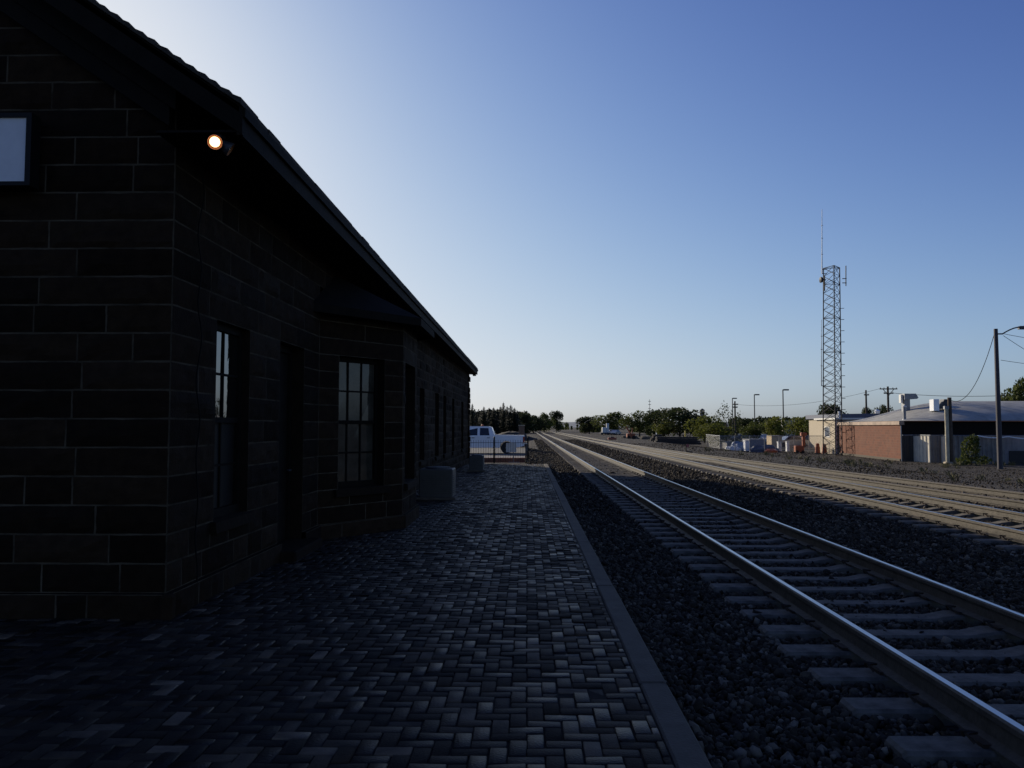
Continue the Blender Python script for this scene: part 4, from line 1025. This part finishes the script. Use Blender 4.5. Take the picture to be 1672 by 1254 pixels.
# far utility poles
def far_pole(px, pyb, pyt, Y, label, arms):
    t, b, z = pole(px, pyb, pyt, Y, .17, .13, 'utility_pole', label, 'utility pole')
    for (dz, hw, brace) in arms:
        m_ = MB(); m_.box(-hw, hw, -.24, -.14, z - dz - .07, z - dz + .07)
        if brace: m_.tube([(-hw * .6, -.17, z - dz - .05), (0, -.17, z - dz - .95)], .05, 5); m_.tube([(hw * .6, -.17, z - dz - .05), (0, -.17, z - dz - .95)], .05, 5)
        for k in (-.9, -.5, .5, .9): m_.lathe([(.05, 0), (.06, .12)], (hw * k, -.19, z - dz + .07), 6)
        m_.build('crossarm', M_wood, t)
    return Vector(b) + Vector((0, 0, z))
c1 = far_pole(1452, 735, 631, 110, 'utility pole with two crossarms rising behind the warehouse roof', [(.35, 1.2, True), (.95, .65, False)])
c2 = far_pole(1416, 735, 637, 130, 'bare thin utility pole left of the crossarm pole behind the roof', [(.8, .4, False)])
c3 = far_pole(1201, 735, 655, 140, 'utility pole with short arms close beside the farthest parking lot lamp', [(.6, .5, False), (1.1, .4, False)])
wire(c1 + Vector((.6, 0, -.9)), at(1760, 637, 100), .6, 'long level wire running right from the crossarm pole', r=.03)
wire(c1 + Vector((-1.1, 0, -.3)), c3 + Vector((.5, 0, -.6)), 1.0, 'long faint wire between the crossarm pole and the pole by the parking lot', r=.02)
# parking lot lamps: shoebox heads
def lot_lamp(px, pyt, Y, label, pyb=740):
    t, b, z = pole(px, pyb, pyt, Y, .11, .09, 'parking_lot_lamp', label, 'lamp post', mt=M_dark)
    t['group'] = 'lamps of the parking lot'
    m_ = MB(); m_.cbox(0.05, .95, -.2, .2, z - .16, z + .06, .04); m_.build('luminaire', M_dark, t)
lot_lamp(1280, 636, 132, 'tallest and nearest parking lot lamp, left of the radio tower')
lot_lamp(1233, 644, 152, 'middle parking lot lamp of the three left of the radio tower')
lot_lamp(1197, 650, 171, 'farthest parking lot lamp, beside a utility pole')

# cream shed
shed = thing('cream_shed', (wxf - .1, wy1 + .35, YARD), 'small cream shed with one window behind the radio tower', 'shed')
hS = at(1372, 685, 76.4).z - YARD; LD = 5.2
m_ = MB(); m_.box(0, 5, 0, LD, -.1, hS); m_.build('wall', M_cream, shed)
m_ = MB(); m_.box(-.22, 5.2, -.2, LD + .2, hS + .003, hS + .16); m_.build('roof', M_offwhite, shed)
m_ = MB(); m_.box(-.05, -.003, 1.7, 3.0, hS * .48, hS * .80); fw_ = m_.build('window', M_offwhite, shed)
m_ = MB(); m_.box(-.062, -.051, 1.8, 2.9, hS * .51, hS * .77); m_.build('pane', mat('shed_glass', (.10, .12, .16), .1), fw_)
m_ = MB(); m_.box(-.10, -.003, -.02, .12, -.1, hS); m_.build('corner_board', M_white, shed)
# blue-roofed outbuilding behind the warehouse
b_ = base(1372, 735, 92); t = thing('blue_roof_building', b_, 'low building with a flat blue roof behind the warehouse', 'building')
zt_ = at(1372, 676, 92).z - b_[2]
m_ = MB(); m_.box(0, 7.2, 0, 10, -.1, zt_ - .5); m_.build('wall', M_cream, t); m_ = MB(); m_.prism([(-.3, zt_ - .497), (7.4, zt_ - .497), (7.4, zt_ - .2), (3.0, zt_ + .05), (-.3, zt_)], -.3, 10.3); m_.build('roof', mat('blue_roof_metal', (.05, .07, .13), .5), t)
m_ = MB(); m_.box(-.32, -.1, -.45, -.31, zt_ - 2.5, zt_ + .3); m_.build('corner_post', M_white, t)

# chain link enclosure
FYc = 80.0; fa_, fb_ = base(1176, 741, FYc), base(1346, 741, FYc)
cl = thing('chain_link_fence', fa_, 'chain link fence enclosing the equipment left of the cream shed', 'fence')
LF = fb_[0] - fa_[0]; hF = at(1250, 717, FYc).z - YARD
def link_mat():
    m = bpy.data.materials.new('chain_link'); m.use_nodes = True; n = m.node_tree; b = n.nodes['Principled BSDF']
    b.inputs['Base Color'].default_value = (.30, .31, .32, 1); b.inputs['Metallic'].default_value = .4; b.inputs['Roughness'].default_value = .5
    tc = n.nodes.new('ShaderNodeTexCoord'); outs = []
    sp_ = n.nodes.new('ShaderNodeSeparateXYZ'); n.links.new(tc.outputs['Object'], sp_.inputs[0])
    for s_ in (1, -1):
        a = n.nodes.new('ShaderNodeMath'); a.operation = 'MULTIPLY_ADD'; a.inputs[1].default_value = s_; n.links.new(sp_.outputs[2], a.inputs[0])
        xy = n.nodes.new('ShaderNodeMath'); n.links.new(sp_.outputs[0], xy.inputs[0]); n.links.new(sp_.outputs[1], xy.inputs[1]); n.links.new(xy.outputs[0], a.inputs[2])
        pp = n.nodes.new('ShaderNodeMath'); pp.operation = 'PINGPONG'; pp.inputs[1].default_value = .04; n.links.new(a.outputs[0], pp.inputs[0])
        lt = n.nodes.new('ShaderNodeMath'); lt.operation = 'LESS_THAN'; lt.inputs[1].default_value = .005; n.links.new(pp.outputs[0], lt.inputs[0]); outs.append(lt)
    mxm = n.nodes.new('ShaderNodeMath'); mxm.operation = 'MAXIMUM'; n.links.new(outs[0].outputs[0], mxm.inputs[0]); n.links.new(outs[1].outputs[0], mxm.inputs[1])
    n.links.new(mxm.outputs[0], b.inputs['Alpha']); return m
M_link = link_mat()
m_ = MB(); m_.poly([(0, 0, .02), (LF, 0, .02), (LF, 0, hF), (0, 0, hF)]); m_.poly([(0, 0, .02), (1.5, 13, .02), (1.5, 13, hF), (0, 0, hF)]); m_.build('mesh', M_link, cl)
for i in range(8):
    m_ = MB(); m_.tube([(LF * i / 7, .04, -.1), (LF * i / 7, .04, hF + .05)], .04, 6); m_.build('post', M_galv, cl)
for z in (hF,):
    m_ = MB(); m_.tube([(0, .04, z), (LF, .04, z)], .03, 6); m_.build('top_rail', M_galv, cl); m_ = MB(); m_.tube([(0, .04, z), (1.5, 13, z)], .03, 6); m_.build('top_rail', M_galv, cl)

# equipment inside
def crate(px0, px1, pyt, pyb, Y, depth, name, label, cat, mt, lid=None):
    b = base((px0 + px1) / 2, pyb, Y); wv = (ax(px1, Y) - ax(px0, Y)) / 2; hv = at(px0, pyt, Y).z - b[2]
    t = thing(name, b, label, cat)
    m_ = MB(); m_.cbox(-wv, wv, 0, depth, .08, hv - (.08 if lid else 0), .03); m_.build('body', mt, t)
    m_ = MB()
    for x in (-wv + .08, wv - .16): m_.box(x, x + .08, .05, depth - .05, -.05, .078)
    m_.build('skid', M_dark, t)
    if lid: m_ = MB(); m_.cbox(-wv - .03, wv + .03, -.03, depth + .03, hv - .078, hv, .02); m_.build('lid', lid, t)
    return t
crate(1217, 1224, 719, 733, 84, .8, 'utility_cabinet', 'tall white utility cabinet beside the blue tarp in the enclosure', 'cabinet', M_white, M_offwhite)
crate(1271, 1276, 721, 733, 83, .5, 'utility_cabinet', 'narrow white cabinet left of a twin in the enclosure', 'cabinet', M_white, M_offwhite)
crate(1285, 1289, 721, 733, 83, .5, 'utility_cabinet', 'narrow white cabinet right of its twin in the enclosure', 'cabinet', M_white, M_offwhite)
crate(1260, 1277, 711, 728, 95, 2.0, 'plywood_crate', 'big tan plywood crate behind the twin white cabinets', 'crate', M_tan, M_cream)
crate(1224, 1250, 717, 733, 90, 3, 'storage_container', 'long blue grey storage container behind the chain link fence', 'container', mat('blue_grey_steel', (.10, .12, .17), .6, var=.2), M_panelgrey)
crate(1187, 1196, 722, 734, 88, 2, 'equipment_box', 'dark equipment box at the left end of the enclosure', 'box', M_panelgrey, M_dark)
def tarp(px, py, Y, sx, sy_, sz_, label, mt):
    b = base(px, py, Y); m_ = MB(); vs = []; fs = []; n1, n2 = 18, 7
    for j in range(n2):
        for i in range(n1):
            a = 2 * math.pi * i / n1; r = math.cos(j / (n2 - 1) * math.pi / 2) ** .6; q = 1 + .22 * mnoise.noise(Vector((math.cos(a) * 1.7 + px, math.sin(a) * 1.7, j * .7)))
            vs.append((sx * r * math.cos(a) * q, sy_ * r * math.sin(a) * q, -.05 + sz_ * math.sin(j / (n2 - 1) * math.pi / 2) * q))
    for j in range(n2 - 1):
        for i in range(n1): fs.append((j * n1 + i, j * n1 + (i + 1) % n1, (j + 1) * n1 + (i + 1) % n1, (j + 1) * n1 + i))
    m_.mesh(vs, fs); o = m_.build('tarp_heap', mt, loc=b); return tag(o, label, 'tarp')
tarp(1207, 735, 86, 1.0, 1.0, 1.0, 'blue and grey tarp heap left of the tall white cabinet', M_blue)
tarp(1196, 736, 84, .9, .8, .55, 'pale tarp heap at the left end of the enclosure', M_offwhite)
tarp(1247, 735, 83, 1.5, .9, .75, 'dark blue tarp heap in the middle of the enclosure', mat('navy_tarp', (.04, .055, .10), .6))
tarp(1258, 736, 82, .75, .6, .4, 'orange netting heap beside the dark tarp in the enclosure', M_orange)
# orange hoist
b = base(1310, 738, 79); t = thing('orange_hoist', b, 'orange upright hoist on a wheeled base at the right of the enclosure', 'hoist')
hz = at(1310, 706, 79).z - b[2]
m_ = MB(); m_.cbox(-.75, .1, -.3, .3, .15, .75, .06); m_.build('base', M_orange, t)
m_ = MB(); m_.cbox(.0, .26, -.14, .14, .75, hz - .35, .03); m_.build('mast', M_orange, t)
m_ = MB(); m_.cbox(-.14, .42, -.2, .2, hz - .35, hz, .05); m_.build('head', M_orange, t)
m_ = MB()
for x in (-.6, -.05): m_.lathe([(.16, -.34), (.16, -.26)], (x, 0, .16), 12, 'Y'); m_.lathe([(.16, .26), (.16, .34)], (x, 0, .16), 12, 'Y')
m_.build('wheels', M_tyre, t)
for i, (px, py, Y) in enumerate(((1335, 741, 78.6), (1346, 742, 76.5))):
    b = base(px, py, Y); t = thing('traffic_barrel', b, ('orange traffic barrel between the hoist and the cream shed', 'orange traffic barrel at the foot of the radio tower')[i], 'traffic barrel', group='orange traffic barrels')
    m_ = MB(); m_.lathe([(.26, .06), (.25, .3), (.23, .32), (.22, .65), (.19, .68), (.17, .95), (.05, 1.0)], (0, 0, 0), 14); m_.build('drum', M_orange, t)
    m_ = MB(); m_.lathe([(.33, 0), (.33, .06), (.25, .07)], (0, 0, 0), 14); m_.build('rubber_base', M_tyre, t)
# cars in the lot
def car(px, pyb, Y, rz, mt, label):
    b = base(px, pyb, Y); t = thing('parked_car', b, label, 'car', rz, 'cars in the parking lot')
    low = [(-2.2, .3), (-2.25, .7), (-1.4, .92), (1.5, .95), (2.2, .85), (2.25, .4), (2.1, .28)]
    m_ = MB(); m_.prism(low, -.88, .88)
    up = [(-1.25, .93), (-.6, 1.42), (.75, 1.45), (1.55, .955)]
    vs = [(x, -(.86 if z < 1 else .66), z) for x, z in up] + [(x, (.86 if z < 1 else .66), z) for x, z in up]; n = 4
    m_.mesh(vs, [tuple(range(n)), tuple(reversed(range(n, 2 * n)))] + [(i, n + i, n + (i + 1) % n, (i + 1) % n) for i in range(n)]); m_.build('body', mt, t)
    gl = MATS['dark_car_glass']
    for s_ in (-1, 1):
        for q in ([(-1.05, .97), (-.55, 1.36), (.05, 1.38), (.05, .97)], [(.13, .97), (.13, 1.38), (.7, 1.38), (1.3, .97)]):
            w_ = MB(); w_.poly([(x, s_ * (.86 - (z - .93) / .5 * .2 + .01), z) for x, z in q]); w_.build('window', gl, t)
    for cx in (-1.4, 1.4):
        for s_ in (-1, 1):
            w_ = MB(); w_.lathe([(.2, s_ * .9), (.31, s_ * .88), (.31, s_ * .68)], (cx, 0, .31), 14, 'Y'); w_.build('wheel', M_tyre, t)
    return t
car(1291, 727, 104, R(8), M_silver, 'silver car behind the enclosure, left of the orange hoist')
car(1246, 722, 128, R(80), M_white, 'white car parked nose on between the middle lamp and the crate')
car(1236, 721, 132, R(75), M_silver, 'silver car under the middle parking lot lamp')
car(1320, 724, 112, R(10), M_dark, 'dark car just right of the orange hoist mast')
car(1213, 719, 140, R(15), M_dark, 'dark low car left of the middle parking lot lamp')
# bush by the fence
def leaves(mb, centre, rad, n, size, seed, shell=.55):
    rs = np.random.RandomState(seed)
    for _ in range(n):
        d = rs.normal(size=3); d /= np.linalg.norm(d); r = shell + (1 - shell) * rs.rand() ** .5 if rs.rand() < .8 else rs.rand()
        p_ = [centre[i] + rad[i] * d[i] * r for i in range(3)]
        a = rs.normal(size=3); a /= np.linalg.norm(a); b_ = np.cross(a, rs.normal(size=3)); b_ /= np.linalg.norm(b_); s_ = size * rs.uniform(.5, 1.4)
        a, b_ = a * s_, b_ * s_ * .65
        mb.poly([(p_[0] - a[0], p_[1] - a[1], p_[2] - a[2]), (p_[0] - b_[0], p_[1] - b_[1], p_[2] - b_[2]), (p_[0] + a[0], p_[1] + a[1], p_[2] + a[2]), (p_[0] + b_[0], p_[1] + b_[1], p_[2] + b_[2])])
b = base(1585, 757, 54.5); t = thing('bush', b, 'ragged green bush against the grey fence between the two near poles', 'bush')
m_ = MB(); leaves(m_, (0, 0, 1.15), (.62, .5, .85), 500, .10, 1); leaves(m_, (.25, 0, 1.75), (.3, .3, .35), 120, .09, 2); leaves(m_, (-.55, -.1, .35), (.5, .4, .35), 160, .09, 3); leaves(m_, (.7, -.1, .35), (.6, .4, .3), 140, .09, 4)
m_.build('foliage', L_mid, t)
m_ = MB()
for k in range(5): a = rng.uniform(0, 6.28); m_.tube([(0, 0, -.05), (.15 * math.cos(a), .15 * math.sin(a), .7), (.4 * math.cos(a), .3 * math.sin(a), 1.5)], .03, 5, r1=.01)
m_.build('stems', M_bark, t)

# stacks of old ties, rails and gear in the middle distance
def stack(px0, px1, pyb, Y, layers, label, mt, cat='timber stack', h_=.2):
    b = base((px0 + px1) / 2, pyb, Y); wv = (ax(px1, Y) - ax(px0, Y)) / 2
    t = thing('tie_stack', b, label, cat)
    for l in range(layers):
        m_ = MB(); ins = .12 * l + rng.uniform(0, .25); y0_ = 0
        for q in range(9 - l): m_.box(-wv + ins + rng.uniform(-.1, .1), wv - ins + rng.uniform(-.1, .1), q * .26 + .1 * l, q * .26 + .22 + .1 * l, l * (h_ + .03) - .03, l * (h_ + .03) + h_ - .03)
        m_.build('layer', mt, t)
    return t
M_tar = mat('creosote_timber', (.030, .026, .024), .9, var=.5, scale=4, bump=.4)
stack(1068, 1146, 728, 92, 4, 'long dark stack of old ties before the big tree', M_tar)
stack(1062, 1090, 722, 112, 5, 'dark tie stack left of the long stack, under the big tree', M_tar)
stack(1047, 1066, 712, 165, 3, 'pale stack of concrete ties near the blue box', M_tie, 'tie stack')
stack(1015, 1044, 714, 170, 3, 'pale stack of concrete ties beside the orange crane', M_tie, 'tie stack')
b = base(1030, 718, 158); t = thing('orange_crane', b, 'small orange crane truck among the pale tie stacks', 'crane')
m_ = MB(); m_.cbox(-.8, .8, -.7, .7, .35, 1.1, .08); m_.build('base', M_orange, t); m_ = MB(); m_.tube([(0, 0, 1.0), (-.9, 0, 2.4)], .14, 6); m_.tube([(.2, 0, 1.0), (.35, 0, 2.2)], .12, 6); m_.build('boom', M_orange, t)
m_ = MB()
for x in (-.5, .5): m_.lathe([(.36, -.75), (.36, -.5)], (x, 0, .36), 12, 'Y'); m_.lathe([(.36, .5), (.36, .75)], (x, 0, .36), 12, 'Y')
m_.build('wheels', M_tyre, t)
crate(1072, 1078, 703, 712, 160, 1, 'blue_tank', 'small blue tank right of the pale tie stacks', 'tank', M_blue, M_dark)
b = base(988, 711, 235); t = thing('work_train_car', b, 'white boxy maintenance machine standing by the far siding', 'rail vehicle')
m_ = MB(); m_.cbox(-.9, .3, -1, 1, .7, 2.2, .1); m_.build('cab', M_offwhite, t); m_ = MB(); m_.cbox(.35, 1.1, -.6, .6, .7, 3.4, .1); m_.build('tower', M_offwhite, t); m_ = MB(); m_.cbox(-1.4, 1.5, -1.1, 1.1, .35, .695, .05); m_.build('chassis', M_dark, t)
m_ = MB()
for x in (-.9, .9): m_.lathe([(.35, -.8), (.35, -.6)], (x, 0, .35), 12, 'Y'); m_.lathe([(.35, .6), (.35, .8)], (x, 0, .35), 12, 'Y')
m_.build('wheels', M_dark, t)
car(997, 708, 240, R(20), M_white, 'white vehicle right of the boxy maintenance machine by the far siding')
car(1005, 708, 238, R(60), M_silver, 'pale vehicle under the left trees by the far siding')
b = base(1119, 722, 105); m_ = MB(); z_ = at(1119, 704, 105).z - b[2]; m_.tube([(0, 0, -.1), (0, 0, z_)], .09, 8); m_.lathe([(.10, 0), (.07, .05), (.01, .07)], (0, 0, z_), 8); o = m_.build('bollard', M_yellow, loc=b); tag(o, 'tall yellow bollard before the big dark tree', 'bollard')
# distant tower block and far mast
b = (at(1147, 700, 420).x, 420, -1); t = thing('silo', b, 'slim brown concrete silo rising behind the trees', 'silo'); z_ = at(1147, 669, 420).z + 1
m_ = MB(); m_.lathe([(1.25, 0), (1.2, z_ - .5), (1.3, z_ - .5), (1.25, z_)], (0, 0, 0), 14); m_.build('shaft', M_cinder, t); m_ = MB(); m_.lathe([(1.0, 0), (.4, .6)], (0, 0, z_), 12); m_.build('cap', M_dark, t)
b = (at(1061, 700, 400).x, 400, -1); z_ = at(1061, 652, 400).z + 1; t = thing('far_mast', b, 'thin distant antenna mast above the trees left of centre', 'mast')
m_ = MB(); m_.tube([(0, 0, 0), (0, 0, z_)], .16, 6, r1=.09); m_.build('pole', M_dark, t)
m_ = MB()
for f_ in (.72, .84, .94): m_.tube([(-.7, 0, z_ * f_), (.7, 0, z_ * f_)], .12, 5)
m_.build('antenna_arms', M_dark, t)
b = base(1299, 690, 190); t = thing('grey_roof_house', (b[0], 190, -1), 'pale roofed house half hidden by trees right of the tallest lot lamp', 'house')
z_ = at(1299, 686, 190).z + 1
m_ = MB(); m_.box(-3, 3, 0, 6, -.2, z_ - 1.8); m_.build('wall', M_cream, t); m_ = MB(); m_.prism([(-3.4, z_ - 1.8), (3.4, z_ - 1.8), (2.2, z_), (-2.6, z_)], -.4, 6.4); m_.build('roof', mat('pale_roof', (.30, .29, .26), .8), t)

# ------------------------------------------------------------------ trees
def broad_tree_meshes(seed, n=2600, size=.028, lobes=11, spread=1.0, sparse=False):
    """unit tree: total height 1, crown width about 1*spread"""
    rs = random.Random(seed); cr = MB(); tr = MB()
    cs = []
    for i in range(lobes):
        a = rs.uniform(0, 6.28); r = rs.uniform(.08, .34) * spread; z = rs.uniform(.14, .82)
        k = 1 - abs(z - .5) * .9
        rr = rs.uniform(.14, .23) * (spread ** .5)
        cs.append((r * k * 1.2 * math.cos(a), r * k * 1.2 * math.sin(a), min(z, 1 - rr), rr))
    cs.append((0, 0, .80, .17))
    for i, (x, y_, z, r) in enumerate(cs): leaves(cr, (x, y_, z), (r * 1.15, r * 1.15, r), n // len(cs), size, seed * 100 + i, .45 if not sparse else .2)
    tr.tube([(0, 0, -.03), (.01, 0, .2), (0, .01, .55)], .028, 8, r1=.012)
    for (x, y_, z, r) in cs[:7]: tr.tube([(0, 0, rs.uniform(.16, .3)), (x * .5, y_ * .5, z * .7), (x, y_, z)], .013, 5, r1=.004)
    return cr, tr
def pine_meshes(seed, n=24):
    rs = random.Random(seed); cr = MB(); tr = MB(); tr.tube([(0, 0, -.02), (0, 0, 1.0)], .016, 6, r1=.003)
    for i in range(n):
        z = .10 + .88 * i / n; L = .20 * (1 - z) ** .85 + .012; k = 9
        for j in range(k):
            a = 6.283 * j / k + rs.uniform(-.3, .3); l = L * rs.uniform(.65, 1.15); c, s_ = math.cos(a), math.sin(a)
            for q in range(5):
                f_ = (q + .6) / 5; px, py, pz = c * l * f_, s_ * l * f_, z - .12 * l * f_ - rs.uniform(0, .012)
                wv = l * .26 * (1.1 - f_ * .6); hx, hy = -s_ * wv, c * wv; dx, dy = c * l * .16, s_ * l * .16
                t1, t2 = rs.uniform(-.02, .02), rs.uniform(-.02, .02)
                cr.poly([(px - hx, py - hy, pz + t1), (px + dx, py + dy, pz - .008), (px + hx, py + hy, pz + t2), (px - dx, py - dy, pz + .012)])
    return cr, tr
def mesh_of(mb, name, m, smooth_=False):
    o = mb.build(name, m); me = o.data; bpy.data.objects.remove(o); return me
TB = [tuple(mesh_of(q, nm, m_) for q, nm, m_ in zip(broad_tree_meshes(s_, n_, sz_, lb_, sp_, spz), ('crown', 'trunk'), (lm, M_bark)))
      for s_, n_, sz_, lb_, sp_, spz, lm in ((1, 3600, .030, 13, 1.0, False, L_dark), (2, 3200, .030, 12, 1.2, False, L_mid), (3, 3200, .030, 12, 1.1, False, L_mid),
                                        (4, 2600, .033, 10, 1.3, False, L_bright), (5, 500, .022, 12, 1.0, True, L_dark), (6, 3600, .028, 14, 1.15, False, L_dark))]
TP = [tuple(mesh_of(q, nm, m_) for q, nm, m_ in zip(pine_meshes(s_), ('crown', 'trunk'), (L_pine, M_bark))) for s_ in (1, 2, 3)]
def tree(kind, px, pyt, Y, wpx, label, name='tree', zb=None, group=None, pyb=None):
    me = kind; x = at(px, 690, Y).x; z0 = gz(x, Y) if zb is None else zb
    H = at(px, pyt, Y).z - z0; Wt = wpx * Y / 1300.0
    t = thing(name, (x, Y, z0), label, 'tree', rng.uniform(0, 6.28), group)
    for m_, nm in zip(me, ('crown', 'trunk')):
        o = bpy.data.objects.new(nm, m_); COL.objects.link(o); o.parent = t
        co = m_.vertices; sx = Wt / (1.0 if name != 'conifer' else .40); o.scale = (sx * (1.9 if name == 'conifer' else 1.2), sx * (1.9 if name == 'conifer' else 1.2), H * (1 if name == 'conifer' else 1.10))
    return t
G1 = 'broadleaf trees beyond the yard'
tree(TB[0], 962, 681, 262, 40, 'leftmost round green tree right of where the tracks vanish', group=G1)
tree(TB[2], 1001, 675, 250, 50, 'green tree behind the white maintenance machine', group=G1)
tree(TB[1], 1044, 673, 205, 44, 'round green tree behind the small orange crane', group=G1)
tree(TB[0], 1076, 671, 195, 48, 'dark tree left of the biggest dark tree', group=G1)
tree(TB[5], 1109, 667, 150, 74, 'biggest dark spreading tree behind the long tie stack', group=G1)
tree(TB[3], 1083, 690, 152, 30, 'low bright green sapling at the left foot of the biggest dark tree', group=G1)
tree(TB[3], 1150, 682, 132, 46, 'bright green tree directly below the silo', group=G1)
tree(TB[3], 1172, 694, 112, 52, 'low bright green shrub left of the chain link fence', 'shrub', group=G1)
tree(TB[4], 1186, 661, 120, 54, 'sparse leafed tree with bare top twigs beside the farthest lot lamp', group=G1)
tree(TB[0], 1212, 684, 165, 34, 'dark tree behind the utility pole by the parking lot', group=G1)
tree(TB[1], 1229, 690, 124, 34, 'mid green tree just left of the middle lot lamp', group=G1)
tree(TB[3], 1266, 683, 118, 36, 'bright green tree just left of the tallest lot lamp', group=G1)
tree(TB[2], 1253, 687, 128, 30, 'green tree midway between the two nearer lot lamps', group=G1)
tree(TB[3], 1310, 684, 126, 44, 'bright green tree between the tallest lot lamp and the cream shed', group=G1)
tree(TB[2], 1333, 683, 122, 44, 'mid green tree touching the left side of the cream shed', group=G1)
tree(TB[0], 1359, 662, 128, 54, 'dark tree rising behind the foot of the radio tower', group=G1)
tree(TB[0], 1416, 667, 170, 20, 'small dark tree below the bare thin pole behind the roof', group=G1)
tree(TB[5], 1442, 663, 170, 26, 'small dark tree left of the crossarm pole behind the roof', group=G1)
tree(TB[2], 1668, 624, 105, 44, 'leafy tree at the right edge behind the warehouse roof', group=G1)
tree(TB[0], 1644, 646, 108, 40, 'low dark tree behind the warehouse roof beside the tall lamp pole', group=G1)
# conifers and trees left of the tracks
G2 = 'trees left of the vanishing tracks'
tree(TP[0], 771, 658, 205, 12, 'tall spire conifer beside the far corner of the depot', 'conifer', group=G2)
tree(TP[1], 822, 656, 235, 13, 'tallest spire conifer above the pickup bed', 'conifer', group=G2)
tree(TP[2], 790, 663, 215, 15, 'pointed conifer above the pickup cab window', 'conifer', group=G2)
tree(TP[0], 799, 665, 225, 14, 'dark conifer above the pickup cab rear', 'conifer', group=G2)
for px, pyt, wp in ((781, 672, 12), (806, 664, 14), (812, 666, 15), (817, 662, 13), (828, 662, 15), (834, 660, 16), (840, 665, 16), (845, 669, 14), (777, 674, 12), (786, 669, 14), (850, 672, 13)):
    tree(TP[rng.randrange(3)], px, pyt, rng.uniform(215, 255), wp, 'dark conifer within the conifer row behind the white pickup', 'conifer', group='dark conifer row')
tree(TB[0], 858, 675, 250, 34, 'rounded dark tree at the right end of the conifer row', group=G2)
tree(TB[5], 871, 679, 270, 32, 'low round tree between the conifer row and the tracks', group=G2)
tree(TB[2], 889, 676, 330, 26, 'round green tree left of the lone tall round tree', group=G2)
tree(TB[0], 908, 672, 350, 22, 'lone tall round tree over the vanishing tracks', group=G2)
tree(TB[0], 880, 684, 300, 30, 'low dark tree in front of the round green tree by the tracks', group=G2)
tree(TB[5], 898, 685, 360, 30, 'low dark shrub under the lone tall round tree', 'shrub', group=G2)
# far woods: one mass each
def wood(name, x0, x1, Y, top, label, seed, lm, n=70, thick=25):
    rs = random.Random(seed); m_ = MB()
    for i in range(n):
        px = rs.uniform(x0, x1); yy = Y + rs.uniform(0, thick); c = at(px, 690, yy).x; hh = at(px, top + rs.uniform(-5, 9), yy).z; r = hh * rs.uniform(.25, .4)
        leaves(m_, (c, yy, hh - r * .8), (r, r, r * .85), 150, .36, seed * 1000 + i, .5); leaves(m_, (c, yy, (hh - r) * .5 - .5), (r * 1.2, r, (hh - r) * .6), 90, .4, seed * 1000 + 500 + i, .5)
    tag(m_.build(name, lm), label, 'woods', kind='stuff')
wood('far_wood', 1195, 1385, 230, 685, 'dark far line of trees behind the parking lot', 5, L_dark)
wood('far_wood', 915, 1010, 560, 692, 'faint distant line of trees where the tracks vanish', 6, L_mid, 40, 80)
wood('far_wood', 765, 862, 262, 673, 'dense dark wood filling in behind the conifer row', 7, L_pine, 60, 30)
wood('far_wood', 948, 1195, 300, 692, 'mid green tree line closing the gaps behind the trees beyond the yard', 8, L_mid, 60, 40)
